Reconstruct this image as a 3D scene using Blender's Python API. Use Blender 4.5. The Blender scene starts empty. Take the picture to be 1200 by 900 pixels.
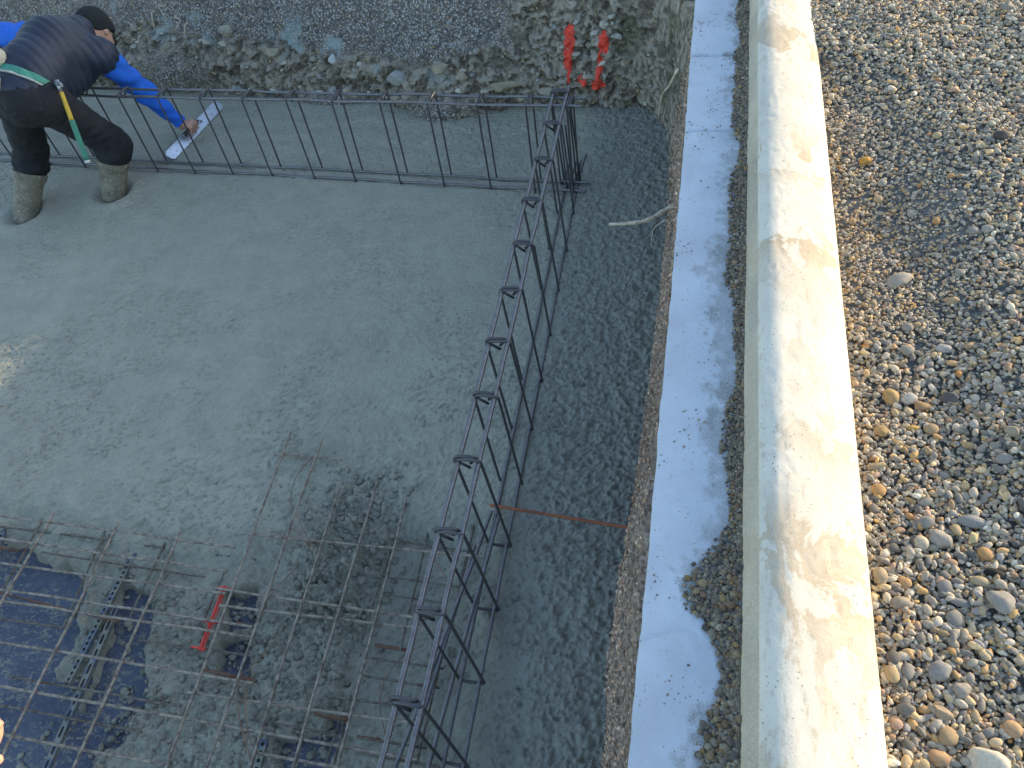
import bpy, math, random
import numpy as np
from mathutils import Matrix, Vector

random.seed(7)
RNG = np.random.default_rng(11)
scene = bpy.context.scene
COL = scene.collection

# ------------------------------------------------------------------ noise
def _hash(ix, iy, iz, seed):
    h = (ix.astype(np.int64) * 374761393 + iy.astype(np.int64) * 668265263 + iz.astype(np.int64) * 2147483647 + seed * 974634541) & 0xFFFFFFFF
    h = ((h ^ (h >> 13)) * 1274126177) & 0xFFFFFFFF
    h = ((h ^ (h >> 16)) * 2246822519) & 0xFFFFFFFF
    return ((h ^ (h >> 15)) & 0xFFFFFF).astype(np.float64) / 0xFFFFFF

def noise2(x, y, seed=0):
    x = np.asarray(x, float); y = np.asarray(y, float)
    ix = np.floor(x); iy = np.floor(y); fx = x - ix; fy = y - iy
    ux = fx * fx * fx * (fx * (fx * 6 - 15) + 10); uy = fy * fy * fy * (fy * (fy * 6 - 15) + 10)
    z = np.zeros_like(ix)
    a = _hash(ix, iy, z, seed); b = _hash(ix + 1, iy, z, seed); c = _hash(ix, iy + 1, z, seed); d = _hash(ix + 1, iy + 1, z, seed)
    return (a + (b - a) * ux) * (1 - uy) + (c + (d - c) * ux) * uy

def noise3(x, y, z, seed=0):
    iz = np.floor(z); fz = z - iz; uz = fz * fz * (3 - 2 * fz)
    def lay(k):
        ix = np.floor(x); iy = np.floor(y); fx = x - ix; fy = y - iy
        ux = fx * fx * (3 - 2 * fx); uy = fy * fy * (3 - 2 * fy)
        a = _hash(ix, iy, k, seed); b = _hash(ix + 1, iy, k, seed); c = _hash(ix, iy + 1, k, seed); d = _hash(ix + 1, iy + 1, k, seed)
        return (a + (b - a) * ux) * (1 - uy) + (c + (d - c) * ux) * uy
    return lay(iz) * (1 - uz) + lay(iz + 1) * uz

def fbm2(x, y, seed=0, octs=4, lac=2.1, gain=.5):
    s = 0; a = 1; t = 0
    for i in range(octs):
        s = s + a * noise2(x + 13.7 * i, y + 7.3 * i, seed + i); t += a; a *= gain; x = x * lac; y = y * lac
    return s / t

def fbm3(x, y, z, seed=0, octs=4, lac=2.1, gain=.5):
    s = 0; a = 1; t = 0
    for i in range(octs):
        s = s + a * noise3(x, y, z, seed + i); t += a; a *= gain; x = x * lac; y = y * lac; z = z * lac
    return s / t

def worley2(x, y, seed=0):
    ix = np.floor(x); iy = np.floor(y)
    f1 = np.full(x.shape, 9.0); idv = np.zeros(x.shape)
    zz = np.zeros_like(ix)
    for dx in (-1, 0, 1):
        for dy in (-1, 0, 1):
            cx = ix + dx; cy = iy + dy
            px = cx + _hash(cx, cy, zz, seed); py = cy + _hash(cx, cy, zz, seed + 5)
            d = np.hypot(px - x, py - y); m = d < f1
            f1 = np.where(m, d, f1); idv = np.where(m, _hash(cx, cy, zz, seed + 9), idv)
    return f1, idv

def facets(x, y, seed):
    """blocky height field: every cell a tilted plane"""
    ix = np.floor(x); iy = np.floor(y); f1 = np.full(x.shape, 9.0); h = np.zeros(x.shape); zz = np.zeros_like(ix)
    for dx in (-1, 0, 1):
        for dy in (-1, 0, 1):
            cx = ix + dx; cy = iy + dy; px = cx + _hash(cx, cy, zz, seed); py = cy + _hash(cx, cy, zz, seed + 5)
            ox, oy = x - px, y - py; d = np.hypot(ox, oy); m = d < f1; f1 = np.where(m, d, f1)
            v = _hash(cx, cy, zz, seed + 9) + 1.1 * (_hash(cx, cy, zz, seed + 11) - .5) * ox + 1.1 * (_hash(cx, cy, zz, seed + 13) - .5) * oy
            h = np.where(m, v, h)
    return h

def sstep(a, b, x):
    t = np.clip((x - a) / (b - a), 0, 1); return t * t * (3 - 2 * t)

# ------------------------------------------------------------------ materials
def mat(name):
    m = bpy.data.materials.new(name); m.use_nodes = True
    nt = m.node_tree; b = nt.nodes['Principled BSDF']
    return m, nt, b

def N(nt, typ, **kw):
    n = nt.nodes.new(typ)
    for k, v in kw.items():
        if k in n.inputs.keys(): n.inputs[k].default_value = v
        else: setattr(n, k, v)
    return n

def L(nt, a, b): nt.links.new(a, b)

def coords(nt, kind='Object', scale=None):
    t = N(nt, 'ShaderNodeTexCoord')
    out = t.outputs[kind]
    if scale:
        mp = N(nt, 'ShaderNodeMapping'); mp.inputs['Scale'].default_value = scale
        L(nt, out, mp.inputs['Vector']); out = mp.outputs['Vector']
    return out

def noise_node(nt, vec, scale, detail=4, rough=.55, dist=0):
    n = N(nt, 'ShaderNodeTexNoise'); n.inputs['Scale'].default_value = scale; n.inputs['Detail'].default_value = detail
    n.inputs['Roughness'].default_value = rough; n.inputs['Distortion'].default_value = dist
    L(nt, vec, n.inputs['Vector']); return n.outputs['Fac']

def ramp(nt, fac, stops, interp='LINEAR'):
    r = N(nt, 'ShaderNodeValToRGB'); cr = r.color_ramp; cr.interpolation = interp
    while len(cr.elements) < len(stops): cr.elements.new(.5)
    for e, (p, c) in zip(cr.elements, stops):
        e.position = p; e.color = (c, c, c, 1) if isinstance(c, (int, float)) else (*c, 1)
    L(nt, fac, r.inputs['Fac']); return r.outputs['Color']

def mix(nt, fac, a, b, blend='MIX'):
    m = N(nt, 'ShaderNodeMix'); m.data_type = 'RGBA'; m.blend_type = blend
    for s, v in ((m.inputs[0], fac), (m.inputs[6], a), (m.inputs[7], b)):
        if isinstance(v, (int, float)): s.default_value = v
        elif isinstance(v, tuple): s.default_value = (*v, 1)
        else: L(nt, v, s)
    return m.outputs[2]

def bump(nt, b, height, strength=.5, dist=.005, prev=None):
    n = N(nt, 'ShaderNodeBump'); n.inputs['Strength'].default_value = strength; n.inputs['Distance'].default_value = dist
    L(nt, height, n.inputs['Height'])
    if prev is not None: L(nt, prev, n.inputs['Normal'])
    if b is not None: L(nt, n.outputs['Normal'], b.inputs['Normal'])
    return n.outputs['Normal']

def attr(nt, name, out='Fac'):
    a = N(nt, 'ShaderNodeAttribute'); a.attribute_name = name; return a.outputs[out]

def voro(nt, vec, scale, feature='F1', out='Distance', rand=1.0):
    v = N(nt, 'ShaderNodeTexVoronoi'); v.feature = feature; v.inputs['Scale'].default_value = scale; v.inputs['Randomness'].default_value = rand
    L(nt, vec, v.inputs['Vector']); return v.outputs[out]

def simple(name, col, rough=.6, metal=0, var=.25, vscale=30, bstr=.2, bscale=150, bdist=.002, spots=None):
    m, nt, b = mat(name); c = coords(nt)
    n = noise_node(nt, c, vscale, 5)
    lo = tuple(x * (1 - var) for x in col); hi = tuple(min(1, x * (1 + var)) for x in col)
    cc = ramp(nt, n, [(.3, lo), (.7, hi)])
    if spots:
        sc, thr, scol = spots
        s = noise_node(nt, c, sc, 3, .6)
        cc = mix(nt, ramp(nt, s, [(thr, 0.0), (thr + .03, 1.0)]), cc, scol)
    L(nt, cc, b.inputs['Base Color'])
    b.inputs['Roughness'].default_value = rough; b.inputs['Metallic'].default_value = metal
    bump(nt, b, noise_node(nt, c, bscale, 4), bstr, bdist)
    return m

M = {}
# fresh concrete: 'wet' attribute darkens the rough unfloated strip, 'skim' lightens floated areas
m, nt, b = mat('fresh_concrete'); c = coords(nt)
n1 = noise_node(nt, c, 1.3, 5, .6); n2 = noise_node(nt, c, 9, 5, .65); n3 = noise_node(nt, c, 260, 3, .6)
base = ramp(nt, n1, [(.3, (.34, .328, .26)), (.7, (.415, .402, .318))])
base = mix(nt, ramp(nt, n2, [(.35, .0), (.75, .5)]), base, (.225, .222, .182))
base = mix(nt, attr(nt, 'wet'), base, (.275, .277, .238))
base = mix(nt, ramp(nt, n3, [(.55, .0), (.8, .35)]), base, (.37, .37, .32))
L(nt, base, b.inputs['Base Color'])
L(nt, ramp(nt, n2, [(.3, .34), (.7, .60)]), b.inputs['Roughness'])
b.inputs['Specular IOR Level'].default_value = .45
w1 = voro(nt, c, 120, 'SMOOTH_F1'); nb = noise_node(nt, c, 70, 6, .62); nb2 = noise_node(nt, c, 400, 3, .6)
p = bump(nt, None, nb, .75, .014); p = bump(nt, None, w1, .3, .006, p); bump(nt, b, nb2, .45, .003, p)
M['concrete'] = m

# excavated earth: 'zone' 0 raw brown rubble, 1 grey crushed fill; 'moss'
m, nt, b = mat('excavated_earth'); c = coords(nt)
n1 = noise_node(nt, c, 4, 6, .65); n2 = noise_node(nt, c, 22, 6, .7); n3 = noise_node(nt, c, 170, 2, .5)
earth = ramp(nt, n2, [(.28, (.065, .05, .035)), (.43, (.20, .168, .125)), (.57, (.36, .315, .25)), (.72, (.58, .53, .44))])
earth = mix(nt, ramp(nt, n1, [(.4, 0.0), (.65, .55)]), earth, (.13, .11, .085))
vcol = voro(nt, c, 95, 'F1', 'Color'); sep = N(nt, 'ShaderNodeSeparateColor'); L(nt, vcol, sep.inputs[0])
speck = ramp(nt, sep.outputs[0], [(.0, (.115, .10, .09)), (.35, (.25, .232, .21)), (.7, (.45, .42, .38)), (.92, (.75, .72, .67))])
speck = mix(nt, ramp(nt, voro(nt, c, 95), [(.0, 0.0), (.75, .85)]), speck, (.07, .07, .07))  # darkens gaps between the stones: matrix plus crevice shade put into the colour
earth = mix(nt, ramp(nt, attr(nt, 'tone'), [(.54, 0.0), (.70, .42)]), earth, mix(nt, n2, (.40, .35, .27), (.72, .67, .57)))
earth = mix(nt, ramp(nt, attr(nt, 'tone'), [(.24, .6), (.42, 0.0)]), earth, (.075, .055, .037))
cc = mix(nt, attr(nt, 'zone'), earth, speck)
cc = mix(nt, ramp(nt, n3, [(.58, 0.0), (.7, .5)]), cc, (.36, .34, .3))
cc = mix(nt, attr(nt, 'pale'), cc, mix(nt, n2, (.2, .27, .28), (.5, .58, .58)))
cc = mix(nt, attr(nt, 'moss'), cc, (.11, .11, .06))
cc = mix(nt, attr(nt, 'pink'), cc, mix(nt, sep.outputs[1], (.13, .085, .06), (.42, .33, .28)))
L(nt, cc, b.inputs['Base Color']); b.inputs['Roughness'].default_value = .95; b.inputs['Specular IOR Level'].default_value = .2
p = bump(nt, None, n2, .8, .03); p = bump(nt, None, voro(nt, c, 95), -.7, .008, p); bump(nt, b, noise_node(nt, c, 240, 3), .5, .004, p)
M['earth'] = m

# stones coloured per vertex
def stone_mat(name, rough=.75, bs=.35):
    m, nt, b = mat(name); c = coords(nt)
    col = attr(nt, 'stone', 'Color')
    n = noise_node(nt, c, 130, 5, .65)
    col = mix(nt, ramp(nt, n, [(.35, .0), (.75, .55)]), col, mix(nt, 1.0, col, (.45, .44, .42), 'MULTIPLY'))
    col = mix(nt, ramp(nt, noise_node(nt, c, 35, 4, .6), [(.5, 0.0), (.75, .35)]), col, (.3, .27, .22))
    L(nt, col, b.inputs['Base Color']); b.inputs['Roughness'].default_value = rough; b.inputs['Specular IOR Level'].default_value = .3
    bump(nt, b, noise_node(nt, c, 320, 4, .6), bs, .002)
    return m
M['stone'] = stone_mat('river_stone')
M['rubble'] = stone_mat('bank_stone', .95, .7)

# cast concrete
def cast(name, col, dirt_attr=True, stain=False):
    m, nt, b = mat(name); c = coords(nt)
    n1 = noise_node(nt, c, 6, 5, .6); n2 = noise_node(nt, c, 60, 5, .7)
    cc = ramp(nt, n1, [(.3, tuple(x * .86 for x in col)), (.7, tuple(min(1, x * 1.08) for x in col))])
    pores = voro(nt, c, 75, 'F1'); pm = noise_node(nt, c, 14, 3)
    pf = ramp(nt, pores, [(.09, 1.0), (.17, 0.0)]); pf2 = mix(nt, 1.0, pf, ramp(nt, pm, [(.42, 0.0), (.58, 1.0)]), 'MULTIPLY')
    cc = mix(nt, pf2, cc, (.2, .18, .15))
    cc = mix(nt, ramp(nt, n2, [(.58, 0.0), (.75, .4)]), cc, tuple(x * .62 for x in col))
    if stain:
        s = noise_node(nt, coords(nt, 'Object', (1.6, 1.0, 1.6)), 5.0, 9, .68, .5)
        pt = noise_node(nt, coords(nt, 'Object', (0.0, 1.0, 0.0)), 2.1, 2, .5)
        f = mix(nt, 1.0, ramp(nt, s, [(.50, 0.0), (.535, .75), (.62, .45), (.7, .8)]), ramp(nt, pt, [(.45, .12), (.6, 1.0)]), 'MULTIPLY')
        cc = mix(nt, f, cc, (.43, .31, .18))
        s2 = noise_node(nt, coords(nt, 'Object', (2.5, .7, 2.5)), 26, 6, .7)
        cc = mix(nt, ramp(nt, s2, [(.56, 0.0), (.66, .45)]), cc, (.40, .32, .22))
        s3 = noise_node(nt, c, 130, 4, .7)
        cc = mix(nt, ramp(nt, s3, [(.62, 0.0), (.70, .6)]), cc, (.3, .26, .2))
    if stain: cc = mix(nt, attr(nt, 'mud'), cc, mix(nt, n2, (.48, .39, .26), (.72, .62, .46)))
    if dirt_attr:
        dsum = N(nt, 'ShaderNodeMath', operation='ADD'); L(nt, attr(nt, 'dirt'), dsum.inputs[0]); L(nt, noise_node(nt, c, 210, 6, .85), dsum.inputs[1]); d = ramp(nt, dsum.outputs[0], [(.70, 0.0), (.80, .28), (.92, .5), (1.06, .85)]); cc = mix(nt, d, cc, mix(nt, n2, (.13, .125, .115), (.30, .29, .275)))
    L(nt, cc, b.inputs['Base Color']); b.inputs['Roughness'].default_value = .85; b.inputs['Specular IOR Level'].default_value = .3
    p = bump(nt, None, pf2, -.6, .004); p = bump(nt, None, n2, .25, .004, p); bump(nt, b, noise_node(nt, c, 300, 3), .3, .0015, p)
    return m
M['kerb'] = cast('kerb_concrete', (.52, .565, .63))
M['beam'] = cast('beam_concrete', (.68, .635, .54), True, True)

def steel(name, col, rust, amount, dust=None, metal=.55, rough=.5):
    m, nt, b = mat(name); c = coords(nt)
    n = noise_node(nt, c, 7, 5, .6); n2 = noise_node(nt, c, 45, 4, .6)
    cc = mix(nt, ramp(nt, n, [(amount, 0.0), (amount + .12, 1.0)]), col, rust)
    if dust: cc = mix(nt, ramp(nt, n2, [(.38, 0.0), (.6, .85)]), cc, dust)
    L(nt, cc, b.inputs['Base Color']); b.inputs['Metallic'].default_value = metal; b.inputs['Roughness'].default_value = rough
    bump(nt, b, noise_node(nt, c, 500, 3), .3, .001)
    return m
M['bar'] = steel('cage_steel', (.215, .21, .225), (.17, .095, .06), .62, (.16, .15, .15), .6, .38)
M['stirrup'] = steel('stirrup_steel', (.10, .096, .104), (.11, .06, .045), .62, None, .5, .45)
M['wire'] = steel('mesh_steel', (.16, .125, .10), (.17, .085, .05), .58, (.38, .325, .255), .15, .65)
M['wire_low'] = steel('mesh_steel_muddy', (.11, .085, .062), (.13, .06, .035), .54, (.22, .21, .175), .1, .8)
M['rust'] = steel('rusty_steel', (.20, .075, .038), (.09, .05, .035), .5, (.17, .12, .09), .1, .9)
M['rod_rust'] = steel('orange_rust', (.34, .12, .06), (.22, .085, .05), .5, None, .1, .85)
M['tie'] = steel('tie_wire', (.2, .14, .1), (.35, .17, .08), .5, None, .3, .6)
M['galv'] = simple('galvanised_steel', (.15, .175, .22), .5, .4, .3, 20, .15, 90, .002, (22, .47, (.25, .25, .21)))
M['film'] = None
m, nt, b = mat('blue_film'); c = coords(nt)
n1 = noise_node(nt, c, 5, 4, .6)
cc = ramp(nt, n1, [(.3, (.050, .060, .100)), (.7, (.085, .098, .145))])
sp = noise_node(nt, coords(nt, 'Object', (1, 1.5, 1)), 38, 5, .7, .8); spm = noise_node(nt, c, 6, 3, .5)
f = mix(nt, 1.0, ramp(nt, sp, [(.53, 0.0), (.57, .85)]), ramp(nt, spm, [(.34, .15), (.55, 1.0)]), 'MULTIPLY')
cc = mix(nt, f, cc, (.24, .24, .2)); cc = mix(nt, ramp(nt, noise_node(nt, c, 120, 3), [(.66, 0.0), (.69, .7)]), cc, (.3, .3, .26))
L(nt, cc, b.inputs['Base Color']); L(nt, ramp(nt, n1, [(.3, .28), (.7, .5)]), b.inputs['Roughness'])
bump(nt, b, f, .5, .004); M['film'] = m
M['red_plastic'] = simple('red_plastic', (.75, .06, .04), .45, 0, .15, 40, .1, 100)
M['root'] = simple('root_bark', (.62, .52, .40), .85, 0, .35, 60, .5, 120, .004)
M['paint'] = simple('red_spray_paint', (.92, .075, .04), .7, 0, .25, 60, .6, 120, .006)
M['ground'] = simple('ground_soil', (.13, .115, .09), .95, 0, .4, 3, .8, 20, .03)
M['gravel_base'] = simple('gravel_base', (.27, .26, .24), .95, 0, .45, 90, .8, 120, .01)
M['skin'] = simple('skin', (.52, .30, .22), .55, 0, .15, 40, .15, 200, .001)
M['beanie'] = simple('black_knit', (.013, .016, .018), .95, 0, .3, 120, .6, 260, .003)
M['vest'] = simple('navy_padded_vest', (.019, .026, .050), .6, 0, .2, 8, .5, 60, .004, (150, .77, (.2, .2, .19)))
M['sleeve'] = simple('blue_fleece', (.015, .13, .62), .85, 0, .18, 12, .5, 45, .006)
M['trousers'] = simple('black_work_trousers', (.011, .012, .016), .85, 0, .3, 10, .5, 40, .006, (110, .69, (.22, .21, .19)))
M['boot'] = simple('muddy_boot', (.20, .18, .13), .7, 0, .4, 18, .5, 50, .005, (75, .60, (.34, .32, .27)))
M['belt'] = simple('green_belt', (.06, .25, .19), .7, 0, .2, 30, .3, 120)
M['belt_edge'] = simple('belt_edging', (.5, .52, .48), .7, 0, .2, 30, .3, 120)
M['pouch'] = simple('canvas_pouch', (.45, .42, .35), .85, 0, .2, 25, .5, 90, .003)
M['yellow'] = simple('yellow_handle', (.62, .40, .04), .5, 0, .15, 30, .2, 90)
M['green'] = simple('green_grip', (.04, .20, .14), .55, 0, .15, 30, .3, 90)
M['white_cap'] = simple('white_cap', (.6, .6, .56), .6, 0, .1)
M['hammer_steel'] = simple('hammer_steel', (.38, .38, .4), .38, .7, .2)
M['blade'] = simple('trowel_steel', (.55, .6, .68), .32, .55, .2, 14, .1, 90, .001, (30, .62, (.3, .3, .26)))
M['eye'] = simple('eye', (.5, .48, .45), .2, 0, .05)
M['black_rubber'] = simple('black_rubber', (.02, .02, .02), .6, 0, .2)

# ------------------------------------------------------------------ object helpers
def link(o, parent=None):
    COL.objects.link(o)
    if parent is not None: o.parent = parent
    return o

def tag(o, label=None, cat=None, group=None, kind=None):
    if label: o['label'] = label
    if cat: o['category'] = cat
    if group: o['group'] = group
    if kind: o['kind'] = kind
    return o

def empty(name, loc=(0, 0, 0)):
    o = bpy.data.objects.new(name, None); o.location = loc; o.empty_display_size = .1
    return link(o)

def mesh_obj(name, verts, faces, material, parent=None, smooth=True, offset=None, attrs=None, cols=None):
    """faces: (n,k) array or list of arrays with different k"""
    verts = np.asarray(verts, np.float32)
    if offset is not None: verts = verts - np.asarray(offset, np.float32)
    fl = faces if isinstance(faces, list) else [faces]
    fl = [np.asarray(f, np.int32) for f in fl if len(f)]
    me = bpy.data.meshes.new(name)
    me.vertices.add(len(verts)); me.vertices.foreach_set('co', verts.ravel())
    loops = np.concatenate([f.ravel() for f in fl]); tot = np.concatenate([np.full(len(f), f.shape[1], np.int32) for f in fl])
    st = np.concatenate([[0], np.cumsum(tot)[:-1]]).astype(np.int32)
    me.loops.add(len(loops)); me.loops.foreach_set('vertex_index', loops)
    me.polygons.add(len(tot)); me.polygons.foreach_set('loop_start', st); me.polygons.foreach_set('loop_total', tot)
    me.polygons.foreach_set('use_smooth', np.full(len(tot), smooth))
    if attrs:
        for k, v in attrs.items():
            a = me.attributes.new(k, 'FLOAT', 'POINT'); a.data.foreach_set('value', np.asarray(v, np.float32).ravel())
    if cols is not None:
        a = me.attributes.new('stone', 'FLOAT_COLOR', 'POINT')
        a.data.foreach_set('color', np.concatenate([cols, np.ones((len(cols), 1))], 1).astype(np.float32).ravel())
    me.update(); me.validate()
    me.materials.append(material)
    o = bpy.data.objects.new(name, me)
    return link(o, parent)

def grid_faces(n, m):
    i = np.arange((n - 1) * m).reshape(n - 1, m)[:, :-1].ravel()
    return np.stack([i, i + m, i + m + 1, i + 1], 1)

def box(cx, cy, cz, sx, sy, sz, R=None):
    v = np.array([[x, y, z] for x in (-1, 1) for y in (-1, 1) for z in (-1, 1)], float) * np.array([sx, sy, sz]) / 2
    if R is not None: v = v @ np.array(R).T
    v = v + np.array([cx, cy, cz])
    f = np.array([[0, 1, 3, 2], [4, 6, 7, 5], [0, 4, 5, 1], [2, 3, 7, 6], [0, 2, 6, 4], [1, 5, 7, 3]])
    return v, f

def resample(P, step):
    P = np.asarray(P, float); d = np.linalg.norm(np.diff(P, axis=0), axis=1); s = np.concatenate([[0], np.cumsum(d)])
    n = max(2, int(s[-1] / step) + 1); t = np.linspace(0, s[-1], n)
    return np.stack([np.interp(t, s, P[:, k]) for k in range(3)], 1)

def tube(P, rad, sides=6, rib=None):
    """tube along polyline; rad scalar or per point; rib = amplitude of rebar ribs"""
    P = np.asarray(P, float); n = len(P)
    r = np.full(n, rad) if np.isscalar(rad) else np.asarray(rad, float)
    if rib: r = r * (1 + rib * np.where(np.arange(n) % 2 == 0, 1, -1))
    T = np.gradient(P, axis=0); T /= np.linalg.norm(T, axis=1)[:, None] + 1e-12
    ref = np.array([0, 0, 1.0]) if abs(T[0][2]) < .9 else np.array([1.0, 0, 0])
    U = np.zeros_like(P); u = np.cross(T[0], ref); u /= np.linalg.norm(u)
    for i in range(n):
        u = u - T[i] * (u @ T[i]); u /= np.linalg.norm(u) + 1e-12; U[i] = u
    W = np.cross(T, U)
    a = np.arange(sides) * 2 * math.pi / sides
    V = P[:, None, :] + r[:, None, None] * (np.cos(a)[None, :, None] * U[:, None, :] + np.sin(a)[None, :, None] * W[:, None, :])
    V = V.reshape(-1, 3)
    i = np.arange(n - 1)[:, None] * sides; j = np.arange(sides)[None, :]; j2 = (j + 1) % sides
    F = np.stack([i + j, i + j2, i + sides + j2, i + sides + j], -1).reshape(-1, 4)
    c0 = len(V); V = np.concatenate([V, P[:1], P[-1:]])
    jj = np.arange(sides); k = (jj + 1) % sides
    caps = np.concatenate([np.stack([np.full(sides, c0), k, jj], 1), np.stack([np.full(sides, c0 + 1), (n - 1) * sides + jj, (n - 1) * sides + k], 1)])
    return V, [F, caps]

def join(parts):
    V = []; Fd = {}; o = 0
    for v, f in parts:
        fl = f if isinstance(f, list) else [f]
        for q in fl:
            q = np.asarray(q); Fd.setdefault(q.shape[1], []).append(q + o)
        V.append(v); o += len(v)
    return np.concatenate(V), [np.concatenate(x) for x in Fd.values()]

def spline(P, n=8):
    P = np.asarray(P, float); Q = np.concatenate([[2 * P[0] - P[1]], P, [2 * P[-1] - P[-2]]]); out = []
    for i in range(1, len(Q) - 2):
        for t in np.linspace(0, 1, n, endpoint=False):
            p0, p1, p2, p3 = Q[i - 1:i + 3]
            out.append(.5 * (2 * p1 + (p2 - p0) * t + (2 * p0 - 5 * p1 + 4 * p2 - p3) * t * t + (3 * p1 - p0 - 3 * p2 + p3) * t ** 3))
    out.append(P[-1]); return np.array(out)

# ------------------------------------------------------------------ camera, light
cam = bpy.data.cameras.new('camera'); camo = bpy.data.objects.new('camera', cam); link(camo)
camo.matrix_world = Matrix(((0.971457, -0.061532, 0.229095, 0), (0.193831, 0.762647, -0.617089, 0), (-0.136748, 0.643882, 0.752806, 2.4), (0, 0, 0, 1)))
cam.sensor_width = 36; cam.lens = 27.389; cam.clip_start = .02; cam.clip_end = 500
scene.camera = camo
SUN_EL = 12.1; SUN_AZ = 53.0     # azimuth from +Y towards +X
w = bpy.data.worlds.new('World'); scene.world = w; w.use_nodes = True
nt = w.node_tree; bg = nt.nodes['Background']
sky = nt.nodes.new('ShaderNodeTexSky'); sky.sky_type = 'NISHITA'; sky.sun_disc = False
sky.sun_elevation = math.radians(SUN_EL); sky.sun_rotation = math.radians(SUN_AZ); sky.air_density = 1.0; sky.dust_density = .8; sky.ozone_density = 1.0
nt.links.new(sky.outputs[0], bg.inputs[0]); bg.inputs[1].default_value = .15
sl = bpy.data.lights.new('sun', 'SUN'); sl.energy = 2.0; sl.angle = math.radians(.53); sl.color = (1.0, .82, .56)
so = bpy.data.objects.new('sun', sl); link(so)
e, a = math.radians(SUN_EL), math.radians(SUN_AZ)
sdir = Vector((math.sin(a) * math.cos(e), math.cos(a) * math.cos(e), math.sin(e)))
so.rotation_euler = sdir.to_track_quat('Z', 'Y').to_euler(); so.location = sdir * 20
scene.view_settings.view_transform = 'Standard'; scene.view_settings.look = 'None'; scene.view_settings.gamma = 1
scene.view_settings.exposure = 1.62

# ------------------------------------------------------------------ slab of fresh concrete
def axis(fine0, fine1, step, lo, hi, coarse):
    return np.concatenate([np.arange(lo, fine0 - coarse * .5, coarse), np.arange(fine0, fine1, step), np.arange(fine1 + coarse * .5, hi + coarse * .1, coarse)])
gx = axis(-4.6, -.08, .0046, -9.0, -.05, .15); gy = axis(.24, 4.62, .0046, -5.0, 4.8, .15)
X, Y = np.meshgrid(gx, gy, indexing='ij'); Xf, Yf = X.ravel(), Y.ravel()
CTRL = np.array([(-2.7,1.07,-.055),(-2.4,1.07,-.05),(-2.1,1.07,-.045),(-1.8,1.07,-.045),(-1.6,1.05,-.04),(-2.6,.95,-.075),(-2.3,.85,-.075),(-2.0,.85,-.06),
 (-2.6,.6,-.08),(-2.6,.3,-.08),(-2.2,.4,-.08),(-1.7,.8,-.05),(-1.7,.6,-.045),(-1.65,.42,-.05),(-1.85,.65,-.06),(-1.4,1.05,-.035),(-1.32,.9,-.03),(-1.3,1.2,-.018),
 (-1.2,1.4,-.006),(-1.15,1.3,-.012),(-1.2,.75,-.02),(-1.15,1.1,-.01),(-1.1,.9,-.018),(-1.25,.6,-.05),(-1.35,.5,-.05),(-1.1,.58,-.065),(-1.0,1.12,-.06),(-.9,1.17,-.065),(-.85,.9,-.085),
 (-.85,.65,-.085),(-.85,.4,-.085),(-.75,1.2,-.05),(-.72,.8,-.07),(-.7,.5,-.07),(-1.0,.8,-.08),(-1.0,.5,-.085),(-1.0,.95,-.075),(-1.5,.95,-.06),(-1.5,.75,-.06),(-1.4,.3,-.06),(-1.0,.2,-.085),(-2.0,.2,-.08),
 (-2.75,1.2,0),(-2.4,1.2,0),(-2.1,1.2,0),(-1.8,1.2,0),(-1.6,1.2,0),(-1.5,1.35,-.012),(-1.5,1.55,-.004),(-1.3,1.6,0),(-1.05,1.5,0),(-.9,1.4,-.004),(-.72,1.45,0),(-1.7,1.5,0),(-2.2,1.5,0),(-1.2,1.9,0),
 (-.58,1.3,-.012),(-.55,1.0,-.03),(-.55,.7,-.035),(-.53,.4,-.04),(-.4,1.2,-.01),(-.35,.8,-.02),(-.35,.4,-.025)])
near = (Yf < 2.1) & (Xf > -3.2)
base = np.zeros_like(Xf); xs, ys = Xf[near], Yf[near]
xs_ = xs + (fbm2(xs * 9, ys * 9, 3, 4) - .5) * .12; ys_ = ys + (fbm2(xs * 9, ys * 9, 23, 4) - .5) * .10
num = np.zeros_like(xs); den = np.zeros_like(xs)
for cx, cy, cz in CTRL:
    wgt = 1 / (((xs_ - cx) ** 2 + (ys_ - cy) ** 2) ** 3.0 + 2e-6); num += wgt * (cz * 1.22); den += wgt
far_w = 1 / (np.maximum(1.75 - ys_, .02) ** 4.4 + 1e-4)
base[near] = num / den
base = base * (1 - sstep(1.75, 2.0, Yf)) * sstep(-3.15, -2.85, Xf)
meshzone = sstep(-.008, -.03, base)                                   # where steel is still bare
heap = np.exp(-(((Xf + 1.2) / .22) ** 2 + ((Yf - 1.1) / .42) ** 2))
cage_x = -.62 - .0238 * (Yf - 2.04)
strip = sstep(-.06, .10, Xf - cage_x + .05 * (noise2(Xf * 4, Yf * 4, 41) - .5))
behind = sstep(3.32, 3.46, Yf + .0 * Xf + .08 * (Xf + 2.4) * .5 * 0 + .05 * (noise2(Xf * 3, Yf * 3, 8) - .5))
rough_mask = np.clip(.12 + .88 * np.maximum(strip, .35 * behind * sstep(-3.4, -2.2, Xf)), 0, 1)
patch = sstep(.50, .66, fbm2(Xf * 1.7, Yf * 1.7, 61, 3))               # unfloated patches
nearlow = sstep(1.9, 1.2, Yf)
z = base + .016 * (fbm2(Xf * .9, Yf * .9, 1, 3) - .5)
z += .006 * (fbm2(Xf * 6, Yf * 6, 2, 3) - .5)
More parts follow.
